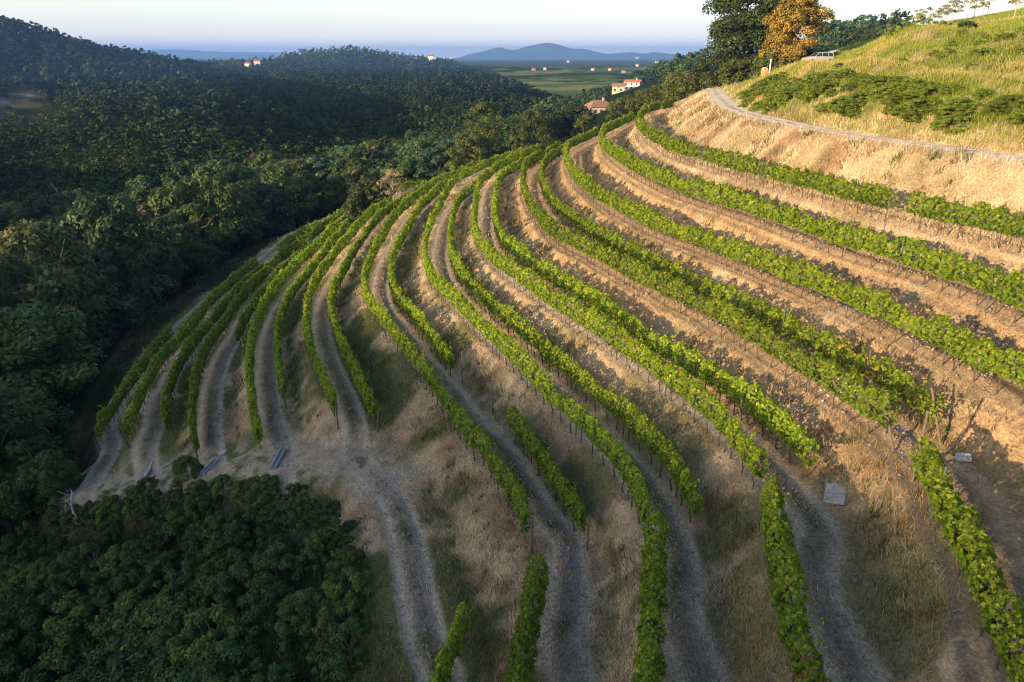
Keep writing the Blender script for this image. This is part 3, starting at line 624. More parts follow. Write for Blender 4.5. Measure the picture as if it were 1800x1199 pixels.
link('weeds', new_mesh('weeds', v, np.arange(len(v)), 3, dict(col=c), M_BLADE), label='weed tufts dotted over the terrace banks', cat='weeds', kind='stuff')
# blue chicory flowers in the near tracks: small clumps
M_BLUE = leaf_mat('chicory_petal', (.06, .10, .5), (.10, .15, .65), (.2, .28, .8), .2)
rg = np.random.default_rng(8); cs = []
for x, y, k, sx, n in [(975, 900, 6, .5, 40), (1000, 1000, 6, .35, 60), (1030, 930, 6, .5, 60), (1030, 1130, 6, .4, 30), (1190, 940, 5, .4, 20), (1252, 1150, 5, .3, 25), (1225, 960, 5, .4, 20), (1560, 770, 3.2, .8, 60), (1600, 800, 3.2, .6, 40), (1250, 1050, 5, .3, 16), (1335, 880, 5, .5, 16)]:
    p = at_depth(x, y, hlev(k)); q = np.c_[p[0]+rg.normal(0, sx*.6, n), p[1]+rg.normal(0, sx*1.3, n)]; zz, _ = terrain(q[:, 0], q[:, 1]); cs.append(np.c_[q, zz+rg.uniform(.1, .45, n)])
cs = np.concatenate(cs); link('chicory_flowers', leaf_mesh('chicory_flowers', cs, rg.normal(size=cs.shape)*.5+[0, 0, 1], rg.uniform(.045, .09, len(cs)), rg.random(len(cs)), M_BLUE, rg),
    label='small blue chicory flowers scattered in the near wheel tracks', cat='flowers', kind='stuff')
# stones: gravel of the track ridges
M_STONE = simple_mat('pale_stone', (.42, .39, .35), .9, 0, .25, 4, .3)
def stones(name, label, x, y, s, rg, mat):
    z, _ = terrain(x, y); N = len(x); d = np.array([(1, 0, 0), (-.5, .87, 0), (-.5, -.87, 0), (0, 0, .8), (0, 0, -.6)])
    v = (d[None]*s[:, None, None]*rg.uniform(.6, 1.3, (N, 5, 1))); a = rg.uniform(0, 6.28, N); ca, sa = np.cos(a)[:, None], np.sin(a)[:, None]
    v = np.stack([v[:, :, 0]*ca-v[:, :, 1]*sa, v[:, :, 0]*sa+v[:, :, 1]*ca, v[:, :, 2]], -1)+np.stack([x, y, z+s*.15], 1)[:, None]
    f = np.array([(0, 1, 3), (1, 2, 3), (2, 0, 3), (1, 0, 4), (2, 1, 4), (0, 2, 4)]); F = (np.arange(N)[:, None, None]*5+f[None]).reshape(-1, 3)
    link(name, new_mesh(name, v.reshape(-1, 3), F, 3, None, mat), label=label, cat='stones', kind='stuff')
x, y = sample(90000, -36, 38, 10, 90, rg); zq, q = terrain(x, y)
k = (q['on']*(q['wn'] > .8) > .5) & (q['u'] > -.4) & (rg.random(len(x)) < np.exp(-(q['dm']/.35)**2)*.9+.12); x, y, rr = x[k], y[k], q['r'][k]
M_CLOD = simple_mat('earth_clod', (.29, .25, .21), .95, 0, .3, 5, .3)
stones('track_gravel', 'loose earth clods and gravel along the wheel tracks', x, y, rg.gamma(2.5, .010, len(x))*(1+rr/60)+.012, rg, M_CLOD)
p = at_depth(1478, 705, hlev(3)+.6); x = p[0]+rg.normal(0, .5, 260); y = p[1]+rg.normal(0, .8, 260)
stones('white_stones', 'patch of broken white stones on the bare bank below a steel post', x, y, rg.uniform(.02, .085, 260), rg, simple_mat('white_stone', (.62, .60, .55), .9, 0, .15, 4))
# ------------------------------------------------------------------ trees
def crown_arrays(seed, R, H, z0, nl, per, leaf, flat=.8, droop=.0, drop=.0, top=1.0, lrr=(.24, .42)):
    """leaf clumps on lobes spread through an uneven crown: returns centres, normals, sizes, tones"""
    rg = np.random.default_rng(seed); C = []; N = []; S = []; T = []
    for i in range(nl):
        a = rg.uniform(0, 2*math.pi); v = rg.uniform(0, 1)**.8; prof = math.sqrt(max(.05, 1-(1.75*(v-.42))**2))*(1-.35*v*(top < 1))
        rr = R*prof*math.sqrt(rg.uniform(.18, 1)); lc = np.array([rr*math.cos(a), rr*math.sin(a), z0+H*(.08+.86*v)])
        lr = R*rg.uniform(*lrr)*(1.1-.35*v); n = int(per*rg.uniform(.6, 1.3))
        d = unit(rg.normal(size=(n, 3))); d[:, 2] = np.where(d[:, 2] < -.35, -d[:, 2]*.5, d[:, 2]); d = unit(d)
        bump = 1+.28*np.sin(d[:, 0]*5+seed+i)*np.sin(d[:, 1]*6+i)*np.cos(d[:, 2]*5)
        p = lc+d*lr*(rg.uniform(.72, 1.08, n)*bump)[:, None]*np.array([1, 1, flat]); p[:, 2] -= droop*np.hypot(p[:, 0]-lc[0], p[:, 1]-lc[1])
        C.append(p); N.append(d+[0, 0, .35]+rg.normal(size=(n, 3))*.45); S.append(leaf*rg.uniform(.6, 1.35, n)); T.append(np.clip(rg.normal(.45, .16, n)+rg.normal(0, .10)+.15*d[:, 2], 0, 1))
    C = np.concatenate(C); N = np.concatenate(N); S = np.concatenate(S); T = np.concatenate(T)
    if drop: k = rg.random(len(C)) > drop; C, N, S, T = C[k], N[k], S[k], T[k]
    return C, N, S, T, rg
def crown_mesh(name, mat, *a, aspect=.7, **k):
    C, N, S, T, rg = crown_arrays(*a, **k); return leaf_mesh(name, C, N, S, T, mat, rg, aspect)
M_BARK = simple_mat('tree_bark', (.13, .10, .075), .95, 0, .35, 6, .6)
M_PALEBARK = simple_mat('grey_bark', (.42, .38, .33), .95, 0, .25, 6, .5)
def trunk_mesh(seed, H, R, r0, z0, mat=None, nb=7):
    rg = np.random.default_rng(seed); top = np.array([rg.normal()*.1*R, rg.normal()*.1*R, z0+H*.55])
    mid = top*.5+[rg.normal()*.05*R, rg.normal()*.05*R, 0]; parts = [tube([(0, 0, -.8), (0, 0, .1), mid, top], [r0*1.3, r0, r0*.8, r0*.45], 8)]
    for i in range(nb):
        a = 2*math.pi*i/nb+rg.normal()*.3; s = mid+(top-mid)*rg.uniform(0, .9); e_ = np.array([math.cos(a)*R*.7, math.sin(a)*R*.7, s[2]+H*rg.uniform(.18, .42)])
        m_ = (s+e_)/2+[0, 0, -.06*H]; parts.append(tube([s, m_, e_], [r0*.42, r0*.26, r0*.08], 5))
    return mesh_vf('trunk', *merge(parts), mat or M_BARK)
M_T = [leaf_mat('dark_broadleaf', (.018, .036, .012), (.044, .086, .024), (.085, .14, .034), .25),
       leaf_mat('mid_broadleaf', (.028, .055, .014), (.066, .125, .03), (.13, .20, .04), .25),
       leaf_mat('bluegreen_leaf', (.025, .055, .028), (.055, .125, .065), (.12, .21, .09), .25),
       leaf_mat('olive_leaf', (.045, .06, .018), (.10, .125, .034), (.20, .20, .06), .25),
       leaf_mat('brownish_leaf', (.04, .038, .016), (.09, .082, .034), (.15, .13, .05), .25)]
KIND = ['dark green', 'mid green', 'blue-green', 'olive green', 'brownish green']
CROWN = []; TRUNK = [trunk_mesh(i, 9, 4, .22, 1.5) for i in range(3)]
for i in range(10):
    mi = [0, 1, 2, 3, 4, 0, 1, 1, 2, 0][i]; CROWN.append((mi, crown_mesh('crown', M_T[mi], 200+i, 4.0, 8.6, .3, 60, 175, .34, flat=.95 if mi != 2 else .6, droop=.2 if mi == 2 else 0, lrr=(.15, .30))))
def tree(name, x, y, size, proto, label, group=None, rz=0, wide=1., cat='tree', zoff=0.):
    z = Z(x, y)+zoff; mi, cm = CROWN[proto]
    e = link(name, None, loc=(x, y, z), label=label, cat=cat, group=group, rot=(0, 0, rz), scale=(size*wide, size*wide, size))
    link('crown', cm, e); link('trunk', TRUNK[proto % 3], e); return e
# candidate places in the woods
rgf = np.random.default_rng(42)
def jitter(a0, a1, r0, r1, sp):
    pts = []; r = r0
    while r < r1:
        n = max(1, int((a1-a0)*r/sp)); a = a0+(np.arange(n)+rgf.uniform(0, 1, n))*(a1-a0)/n
        rr = r+rgf.uniform(-.5, .5, n)*sp; pts.append(np.stack([rr*np.sin(a), rr*np.cos(a)], 1)); r += sp*.87
    return np.concatenate(pts)
R_ = math.radians
cand = np.concatenate([jitter(R_(-46), R_(-2), 48, 235, 5.6), jitter(R_(-46), R_(18), 235, 700, 6.2), jitter(R_(-42), R_(10), 700, 1000, 7.6), jitter(R_(-40), R_(8), 1000, 1650, 10.), jitter(R_(18), R_(34), 255, 660, 7.)])
cx, cy = cand[:, 0], cand[:, 1]; cz, cq = terrain(cx, cy, False); cr = cq['r']
nearl = cr < 240
ok = (cq['wn'] < .03)
uu, _ = ufield(cx, cy); dl, sl, _ = line_sd(cx, cy, LOWP)
ok &= ~((cr < 125) & (uu < 12.8) & (-dl*sl > -12) & (cx > -60)); ok &= ~((cr < 60) & (cx > -30))
# clearings: bank and fields on the right, terraced field on the left hill, house gardens
PX = lambda x, y, z: (900+1200*x/np.maximum((y*math.cos(PITCH)-(z-CZ)*math.sin(PITCH)), 1), 599.5+1200*(-y*math.sin(PITCH)-(z-CZ)*math.cos(PITCH))/np.maximum((y*math.cos(PITCH)-(z-CZ)*math.sin(PITCH)), 1))
px, py = PX(cx, cy, cz)
ok &= ~((cx > .2*cy) & (cr < 230)); ok &= ~((px > 800) & (cr < 262)); ok &= ~((px > 1120) & (px < 1415) & (cr < 420) & (py < 150)); ok &= ~((px > 1240) & (py > 96)); ok &= ~((px > 1575) | ((px > 1235) & (px < 1420)))
ok &= ~((np.abs(px-35) < 70) & (np.abs(py-188) < 24) & (rgf.random(len(px)) < .93)); ok &= ~((px > 1010) & (px < 1090) & (cr < 300) & (py > 180)); ok &= ~((px > 1062) & (px < 1160) & (cr < 475) & (cr > 262) & (py > 140))
ok &= ~((px > 1150) & (px < 1235) & (py < 165) & (cr < 420) & (cr > 200) & (vnoise(cx/25, cy/25, 5) > .4))
ok &= ~((px > 880) & (px < 1300) & (cr > 300) & (fbm(cx/50, cy/50, 14, 2) < .42))
cand = cand[ok]; cx, cy, cz, cr, px, py = cx[ok], cy[ok], cz[ok], cr[ok], px[ok], py[ok]
hs = np.clip(rgf.normal(1., .26, len(cx))*(.75+.5*fbm(cx/45, cy/45, 171, 3)), .55, 1.7)*np.where(cr < 240, 1.08, np.where(cr < 700, .78, .95))
# what the nearer ground and canopy hide is left out
AB = np.linspace(-math.pi/3.6, math.pi/3.4, 500); RB = np.exp(np.linspace(math.log(40), math.log(1800), 240))
ga, gr = np.meshgrid(AB, RB, indexing='ij'); gxx, gyy = gr*np.sin(ga), gr*np.cos(ga); gz, gq = terrain(gxx.ravel(), gyy.ravel(), False)
gz = gz.reshape(ga.shape)+np.where((gq['wn'].reshape(ga.shape) < .2) & (gxx < .2*gyy), 5., 0); mel = np.maximum.accumulate((gz-CZ)/gr, axis=1)
ia = (np.arctan2(cx, cy)-AB[0])/(AB[1]-AB[0]); ir = (np.log(np.maximum(cr-12, 41))-math.log(40))/(math.log(1800)-math.log(40))*239
vis = (cz+10.5*hs-CZ)/cr > bilin(mel, ia, ir)-.004
behind = cr < 5
cx, cy, cz, cr, px, py, hs = [v[vis] for v in (cx, cy, cz, cr, px, py, hs)]
order = np.argsort(-hs/cr); print('forest candidates', len(cx))
N_IND = 238
ZONES = lambda x, y, r: ('below the shaded left edge of the vineyard' if r < 120 else ('in the belt of trees below the vineyard flank' if r < 200 else ('on the valley floor between the vineyard and the opposite hill' if r < 330 else 'on the lower slope of the opposite hill')))
for i in order[:N_IND]:
    mi_p = int(rgf.choice(10, p=[.12, .14, .13, .08, .04, .10, .14, .10, .08, .07])) if cr[i] < 240 else int(rgf.choice(10, p=[.18, .15, .07, .04, .01, .16, .12, .10, .06, .11]))
    zone = ZONES(cx[i], cy[i], cr[i]); kd = KIND[CROWN[mi_p][0]]
    tree('broadleaf_tree', cx[i], cy[i], hs[i], mi_p, kd+' broadleaf tree '+zone, kd+' trees '+zone, rgf.uniform(0, 6.28), rgf.uniform(.85, 1.2))
# the rest of the woods: one mass of leaf clumps
M_FOREST = col_mat('forest_leaf', .15)
lods = []
for n_lobe, per, leaf in ((14, 13, 1.1), (9, 9, 1.6), (6, 7, 2.3)):
    lods.append([crown_arrays(900+j, 4., 8., 1., n_lobe, per, leaf, .8) for j in range(4)])
rest = order[N_IND:]; VV = []; CC = []
PAL = np.array([[.028, .052, .017], [.040, .072, .020], [.033, .064, .030], [.055, .070, .024], [.048, .055, .022], [.022, .044, .020]])
for j, i in enumerate(rest):
    lod = 0 if cr[i] < 420 else (1 if cr[i] < 720 else 2); C, N, S, T, rg_ = lods[lod][j % 4]
    a = rgf.uniform(0, 6.28); ca, sa = math.cos(a), math.sin(a); s = hs[i]; wv = rgf.uniform(.85, 1.2)
    rot = np.array([[ca*wv, -sa*wv, 0], [sa*wv, ca*wv, 0], [0, 0, 1]]); p = (C*s)@rot.T+[cx[i], cy[i], cz[i]]
    v = cards(p, N@rot.T, S*s, rg_, .8); c = 1.35*PAL[int(rgf.choice(6, p=[.3, .22, .15, .1, .05, .18]))]*rgf.uniform(.7, 1.35)*(.62+.76*float(fbm(cx[i]/60, cy[i]/60, 181, 3)))
    VV.append(v); CC.append(np.repeat(c*(.55+.9*T[:, None]), 4, axis=0))
VV = np.concatenate(VV); CC = np.concatenate(CC); print('forest cards', len(VV)//4)
link('forest', new_mesh('forest', VV, card_faces(len(VV)//4), 3, dict(col=CC), M_FOREST), label='dense mixed woodland covering the far valley slopes and ridges', cat='forest', kind='stuff')
# ------------------------------------------------------------------ finding where things stand
def hit(x, y, far=400.):
    r = ray(x, y); t = np.exp(np.linspace(math.log(8), math.log(far), 900)); q = r[None]*t[:, None]; z, _ = terrain(q[:, 0], q[:, 1])
    b = np.where(q[:, 2]+CZ < z)[0]; i = b[0] if len(b) else -1; return np.array([q[i, 0], q[i, 1], z[i]])
def at(x, Y):
    """ground point in picture column x, Y metres ahead"""
    zc = 20.
    for _ in range(6):
        X = (x-900)/1200.*(Y*math.cos(PITCH)-(zc-CZ)*math.sin(PITCH)); zc = Z(X, Y)
    return np.array([X, Y, zc])
# ------------------------------------------------------------------ shrubs
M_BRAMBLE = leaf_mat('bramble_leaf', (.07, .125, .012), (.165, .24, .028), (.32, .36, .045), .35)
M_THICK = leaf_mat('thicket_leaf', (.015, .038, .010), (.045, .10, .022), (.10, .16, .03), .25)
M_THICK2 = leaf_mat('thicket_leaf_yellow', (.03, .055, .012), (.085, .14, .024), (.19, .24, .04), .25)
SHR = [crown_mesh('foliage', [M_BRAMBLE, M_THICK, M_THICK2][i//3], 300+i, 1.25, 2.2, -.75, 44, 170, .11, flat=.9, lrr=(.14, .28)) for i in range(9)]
SHRF = [crown_mesh('foliage', [M_BRAMBLE, M_THICK, M_THICK2][i//3], 320+i, 1.25, 2.3, -1.0, 34, 50, .2, flat=.9, lrr=(.15, .3)) for i in range(9)]
STEM = mesh_vf('stem', *merge([tube([(0, 0, -.3), (.05, 0, .4), (.35*math.cos(a), .35*math.sin(a), 1.1)], [.05, .035, .015], 5) for a in (0, 1.3, 2.6, 3.9, 5.2)]), M_BARK)
def shrub(x, y, s, p, label, group=None, cat='shrub', name='shrub', far=False, tall=1., z=None):
    e = link(name, None, loc=(x, y, Z(x, y) if z is None else z), label=label, cat=cat, group=group, rot=(0, 0, random.uniform(0, 6.28)), scale=(s, s, s*tall))
    link('foliage', (SHRF if far else SHR)[p], e); link('stem', STEM, e); return e
ns = 0
for gx_ in np.arange(-52, 4, 1.9):
    for gy_ in np.arange(6, 50, 1.9):
        x = gx_+random.uniform(-.7, .7); y = gy_+random.uniform(-.7, .7); d, s, t = line_sd(np.array([x]), np.array([y]), LOWP); d = -float((d*s)[0])
        if d > -.4 or d < -30: continue
        z = Z(x, y); qx, qy = PX(x, y, z); qx2, qy2 = PX(x, y, z+2.2)
        if qx < -60 or qx > 760 or qy2 > 1260 or qy < 800 or y < 8: continue
        s_ = min(2.0, .50+.15*(-d))*random.uniform(.8, 1.2); p = random.choice([3, 4, 5, 3, 4, 5, 6, 7]); ns += 1
        w_ = 'at the bottom edge' if qy > 1050 else ('just below the dry grass bank' if d > -4 else 'in the dark hollow')
        k_ = 'yellow-green' if p > 5 else 'dark green'
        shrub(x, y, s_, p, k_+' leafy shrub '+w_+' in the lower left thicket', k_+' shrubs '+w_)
print('thicket shrubs', ns)
b_ = hit(332, 845); shrub(b_[0], b_[1], .8, 6, 'upright bright shrub with white flowers standing above the rest of the thicket', tall=1.3)
b_ = hit(262, 868); shrub(b_[0], b_[1], .7, 7, 'small shrub with pale flowers beside the leaning grey log')
for i, (x_, y_, s_) in enumerate([(112, 905, .8), (138, 915, .7), (165, 905, .6), (190, 912, .75), (222, 903, .65), (250, 905, .7), (282, 893, .75), (310, 888, .6), (352, 872, .6), (395, 868, .7), (430, 872, .6), (470, 868, .7), (520, 880, .7), (575, 915, .7), (600, 960, .8), (612, 1010, .8), (615, 1060, .9), (612, 1110, .9), (615, 1160, 1.)]):
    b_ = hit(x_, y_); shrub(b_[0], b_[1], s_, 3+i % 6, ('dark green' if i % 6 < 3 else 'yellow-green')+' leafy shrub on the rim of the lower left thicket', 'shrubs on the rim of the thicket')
for x_, Y_, s_, p_ in [(22, 42, .88, 6), (-25, 41, 1., 7), (66, 40, .62, 1), (98, 37.5, .42, 7)]:
    q = at(x_, Y_); tree('broadleaf_tree', q[0], q[1], s_, p_, 'mid green bushy tree at the left edge, just left of the track end', 'bushy trees left of the track end', x_*.1)
# brambles on the bank above the road
for i in range(240):
    t = random.uniform(0, 1); j = int(t*(len(ROADW)-1)); d = random.uniform(1.9, 6.3)*(1 if t > .15 else .6); a = ROADW[max(j-1, 0)]; b2 = ROADW[min(j+1, len(ROADW)-1)]; tn = unit((b2-a)[None])[0]
    x, y = ROADW[j][0]-tn[1]*-1*0+(-tn[1])*-d*0, 0
    nx_, ny_ = tn[1]*1., -tn[0]*1.
    if nx_ < 0: nx_, ny_ = -nx_, -ny_
    x, y = ROADW[j][0]+nx_*d, ROADW[j][1]+abs(ny_)*d
    if y > 82: continue
    shrub(x, y, random.uniform(.5, .95), random.choice([0, 1, 2]), 'sunlit green bramble bush at the foot of the bank above the gravel road', 'bramble bushes above the gravel road', far=y > 60, tall=.6)
for i in range(22):
    q = at(random.uniform(1420, 1830), random.uniform(56, 66)); shrub(q[0], q[1], random.uniform(.35, .7), random.choice([0, 1, 2]), 'low green bush on the upper grassy bank between the two dry ledges', 'low bushes on the upper bank', far=True, tall=.7)
for px_, Y, s in [(1572, 84, 1.2), (1588, 83, 1.3), (1604, 82, 1.2), (1622, 80, 1.3), (1640, 79, 1.2), (1656, 78, 1.3), (1724, 74, 1.1), (1742, 74, 1.), (1790, 70, 1.3), (1806, 68, 1.4)]:
    q = at(px_, Y); shrub(q[0], q[1], s*.62, random.choice([0, 1, 2]), 'green bush in the hedge along the top of the upper bank', 'hedge bushes on top of the upper bank', far=True)
q = at(1692, 77); shrub(q[0], q[1], 1.25, 4, 'big dark rounded bush standing out of the hedge on top of the bank', far=True)
# ------------------------------------------------------------------ single trees
def own_tree(name, x, Y, W, H, mat, label, seed, nl=34, per=420, leaf=.42, tmat=None, r0=.3, z0=.8, drop=0., flat=.75, group=None, sink=0., cat='tree', th=None):
    q = at(x, Y); e = link(name, None, loc=(q[0], q[1], q[2]-sink), label=label, cat=cat, group=group)
    link('crown', crown_mesh('crown', mat, seed, W/2., H-z0, z0, nl, per, leaf, flat=flat, drop=drop), e)
    link('trunk', trunk_mesh(seed, th or H, W/2., r0, z0, tmat), e); return e
M_WALNUT = leaf_mat('walnut_leaf', (.015, .028, .008), (.045, .070, .016), (.12, .13, .03), .25)
M_ORANGE = leaf_mat('dry_orange_leaf', (.05, .085, .018), (.30, .215, .04), (.52, .34, .07), .32)
M_SUNTREE = leaf_mat('sunny_broadleaf', (.025, .045, .01), (.085, .115, .02), (.19, .20, .04), .3)
M_PALE = leaf_mat('dry_pale_leaf', (.16, .14, .08), (.34, .29, .18), (.50, .43, .28), .2)
M_OLIVE = leaf_mat('olive_tree_leaf', (.14, .14, .05), (.33, .32, .12), (.5, .46, .22), .3)
own_tree('broadleaf_tree', 1312, 124, 14.5, 19.5, M_WALNUT, 'tallest dark green tree, standing at the bend of the gravel road against the sky', 401, 105, 560, .40, r0=.5, z0=.2)
own_tree('broadleaf_tree', 1388, 112, 8.6, 12.4, M_ORANGE, 'half-dried orange and rust coloured tree against the right side of the tallest tree', 402, 70, 330, .32, r0=.22, z0=.2, drop=.15)
for i, (x, Y, W, H, lab) in enumerate([
    (1246, 130, 7., 5.5, 'low dark green bushy tree at the left foot of the tallest tree'),
    (1350, 114, 5., 4.2, 'bushy green tree under the orange tree, behind the white post'),
    (1395, 113, 5.5, 4.6, 'dark green bush between the orange tree and the parked car'),
    (1290, 119, 5., 4.2, 'light green bush below the tallest tree at the edge of the gravel road'),
    (1205, 138, 9., 5.0, 'rounded sunlit tree left of the road bend, lower than the tallest tree'),
    (1168, 150, 8., 5.0, 'rounded tree just behind the end of the topmost vine rows'),
    (1130, 165, 9., 5.5, 'broad tree directly right of the reddish hipped roof'),
    (1095, 165, 7., 5., 'tree touching the right end of the reddish hipped roof'),
    (1012, 155, 7.5, 6.5, 'dark tree directly left of the house with the reddish hipped roof'),
    (985, 155, 6., 5.0, 'smaller tree left of the dark tree beside the hipped roof house'),
    (940, 150, 8.5, 9.5, 'olive green rounded thicket tree standing alone above the vine rows'),
    (912, 150, 5., 5.5, 'low bushy tree between the dense pointed tree and the olive green thicket'),
    (853, 134, 8.0, 12.5, 'dense tree with pointed tops rising behind the vine rows, left of centre'),
    (822, 130, 6.5, 8., 'lower left neighbour of the dense pointed tree behind the vine rows'),
    (654, 100, 6., 4.5, 'dark bushy tree left of the pale dry tree'),
    (630, 97, 5., 4.0, 'dark green bush at the end of the shaded vine row near the pale tree')]):
    own_tree('broadleaf_tree', x, Y, W, H, M_WALNUT if 'dark' in lab else M_SUNTREE, lab, 420+i, 50, 170, .34, r0=.14, z0=.0, th=4.)
q = at(1026, 138)
own_tree('broadleaf_tree', 1026, 134, 3.6, 4.6, M_SUNTREE, 'small round tree on the bare slope below the hipped roof house', 450, 14, 220, .3, r0=.1, z0=1.4)
own_tree('dry_tree', 692, 98, 4.6, 5.2, M_PALE, 'pale straw coloured dry tree at the edge of the wood beside the vine rows', 451, 26, 120, .22, M_PALEBARK, .09, 1.2, .2)
for i, (x, y, h) in enumerate([(1608, 55, 29), (1622, 54, 30), (1652, 47, 27), (1662, 43, 28), (1673, 43, 33), (1697, 46, 34), (1711, 36, 30), (1727, 32, 20), (1735, 36, 34), (1781, 50, 44), (1795, 38, 38)]):
    Y = 137 if y > 40 else 142
    if i == 9: Y = 105
    q = at(x, Y); H = h*Y/1130.*1.05; e = link('olive_tree', None, loc=tuple(q), cat='tree', group='small pale trees on the hilltop' if i not in (0, 1, 9) else None, rot=(0, 0, i*1.3),
        label={0: 'leftmost small pale tree on the grassy hilltop, leaning left', 1: 'second small pale tree on the hilltop, close beside the leftmost one', 9: 'pale thin tree with a long bare trunk at the far right of the hilltop'}.get(i, 'small pale yellow-green tree on the grassy hilltop skyline'))
    link('crown', crown_mesh('crown', M_OLIVE, 500+i, H*.38, H*.62, H*.36, 10, 70, .24, flat=.7, drop=.25), e); link('trunk', trunk_mesh(500+i, H*.95, H*.3, .06, H*.3, M_PALEBARK, 4), e)

# ------------------------------------------------------------------ drains, grates, logs, stone
M_DRAIN = simple_mat('weathered_grey_plank', (.36, .38, .41), .8, 0, .25, 5, .3)
M_CONC = simple_mat('pale_concrete', (.50, .49, .47), .85, 0, .2, 5, .3)
def channel(a, b, width, label, plate=None, mat=M_DRAIN):
    A = hit(*a); B = hit(*b); L_ = np.linalg.norm(B-A); M_ = (A+B)/2; th = math.atan2(B[1]-A[1], B[0]-A[0]); pit = math.atan2(B[2]-A[2], np.hypot(B[0]-A[0], B[1]-A[1]))
    e = link('drain_channel', None, loc=tuple(M_+[0, 0, .06]), rot=(0, -pit, th), label=label, cat='drain', group='drains across the dirt track')
    link('channel', mesh_vf('channel', *merge([box(-L_/2, L_/2, -width/2, width/2, -.04, .0), box(-L_/2, L_/2, width/2, width/2+.05, -.05, .14), box(-L_/2, L_/2, -width/2-.05, -width/2, -.05, .14)]), mat), e)
    if plate:
        P_ = hit(*plate); link('cover_plate', mesh_vf('cover_plate', *merge([box(-.2, .2, -.17, .17, .0, .06), box(-.17, .17, -.14, .14, .06, .07)]), M_CONC), e, loc=tuple((np.array(P_)-M_)@np.array([[math.cos(th), -math.sin(th), 0], [math.sin(th), math.cos(th), 0], [0, 0, 1]])))
channel((481, 826), (499, 792), .20, 'grey drain across the track below the sixth pair of rows, with a pale slab', (507, 784))
channel((357, 838), (381, 811), .20, 'grey drain across the track below the seventh pair of rows, with a slab', (392, 800))
channel((247, 856), (263, 830), .16, 'short grey drain across the track beside the leaning log')
channel((104, 866), (172, 819), .12, 'long thin dark drain at the far left end of the track')
M_INT0 = simple_mat('pit_shade_black', (.02, .02, .02), .9, 0, .2, 4)
def grate(x, y, w_, l_, rz, label, plate):
    q = hit(x, y); e = link('metal_grate', None, loc=(q[0], q[1], q[2]+.05), rot=(.15, -.2, rz), label=label, cat='grate')
    link('pit', mesh_vf('grate_shade_block', *box(-w_+.03, w_-.03, -l_+.03, l_-.03, -.2, -.005), M_INT0), e)  # solid black block just under the bars, painted-in shade of the recess
    link('frame', mesh_vf('grate_frame', *merge([box(-w_, w_, -l_, -l_+.04, 0, .06), box(-w_, w_, l_-.04, l_, 0, .06), box(-w_, -w_+.04, -l_+.04, l_-.04, 0, .06), box(w_-.04, w_, -l_+.04, l_-.04, 0, .06)]), M_CONC), e)
    n = 6; link('bars', mesh_vf('grate_bars', *merge([box(-w_+.04, w_-.04, -l_+.06+i*(2*l_-.12)/n, -l_+.06+i*(2*l_-.12)/n+.05, .01, .05) for i in range(n)]), M_CONC), e)
    if plate: link('cover_plate', mesh_vf('cover_plate', *merge([box(-w_, w_, l_+.03, l_+.5, 0, .05), box(-w_+.05, w_-.05, l_+.08, l_+.45, .05, .07)]), M_CONC), e)
grate(1466, 880, .33, .30, -.5, 'pale metal grate with a flat plate lying on the slope beside the track', True)
grate(1692, 808, .22, .20, -.5, 'small metal grate at the edge of the right hand track', False)
M_DEAD = simple_mat('bleached_dead_wood', (.45, .46, .48), .9, 0, .2, 10, .3)
def dead(label, base, pts, rad, twigs, seed):
    q = hit(*base); rg_ = np.random.default_rng(seed); P_ = [np.array(p) for p in pts]; parts = [tube(P_, rad, 7)]
    for i in range(twigs):
        j = rg_.integers(1, len(P_)); s = P_[j-1]+(P_[j]-P_[j-1])*rg_.random(); d = unit(rg_.normal(size=3)*[1, 1, .45]+[0, 0, .35]); l = rg_.uniform(.4, 1.1); m_ = s+d*l*.5+rg_.normal(size=3)*.08
        parts.append(tube([s, m_, s+d*l+rg_.normal(size=3)*.12], [.028, .018, .006], 5))
        d2 = unit(d+rg_.normal(size=3)*.7); parts.append(tube([m_, m_+d2*l*.3, m_+d2*l*.6+rg_.normal(size=3)*.08], [.015, .01, .004], 4))
    o = link('dead_branch', mesh_vf('dead_branch', *merge(parts), M_DEAD, True), loc=tuple(q), label=label, cat='dead branch')
dead('bleached log leaning upright at the upper edge of the thicket', (247, 866), [(0, 0, -.2), (.05, .1, .5), (.3, .3, .9), (.55, .6, 1.35), (.7, .8, 1.7)], [.12, .11, .10, .08, .07], 3, 1)
dead('tangle of bare bleached branches on the left part of the thicket', (138, 935), [(0, 0, -.3), (.05, 0, .8), (-.1, .2, 1.7), (.1, .3, 2.5)], [.10, .09, .06, .03], 16, 2)
dead('thin curved bare stick standing on the grass above the thicket', (208, 856), [(0, 0, -.1), (-.05, 0, .5), (.12, 0, .95), (-.05, 0, 1.3)], [.04, .035, .03, .02], 0, 3)
dead('bent bare stick above the tangle of branches', (173, 876), [(0, 0, -.1), (.05, 0, .5), (.0, 0, .9), (-.2, 0, 1.15)], [.035, .03, .025, .015], 2, 4)
q = at(1352, 108); link('white_post', mesh_vf('white_post', *merge([tube([(0, 0, -.3), (0, 0, 1.2), (0, 0, 2.1)], [.10, .10, .095], 10), box(-.12, .12, -.12, .12, -.2, .12)]), simple_mat('white_paint', (.78, .75, .68), .6, 0, .08, 4)), loc=tuple(q), label='short white post at the road bend in front of the trees', cat='post')
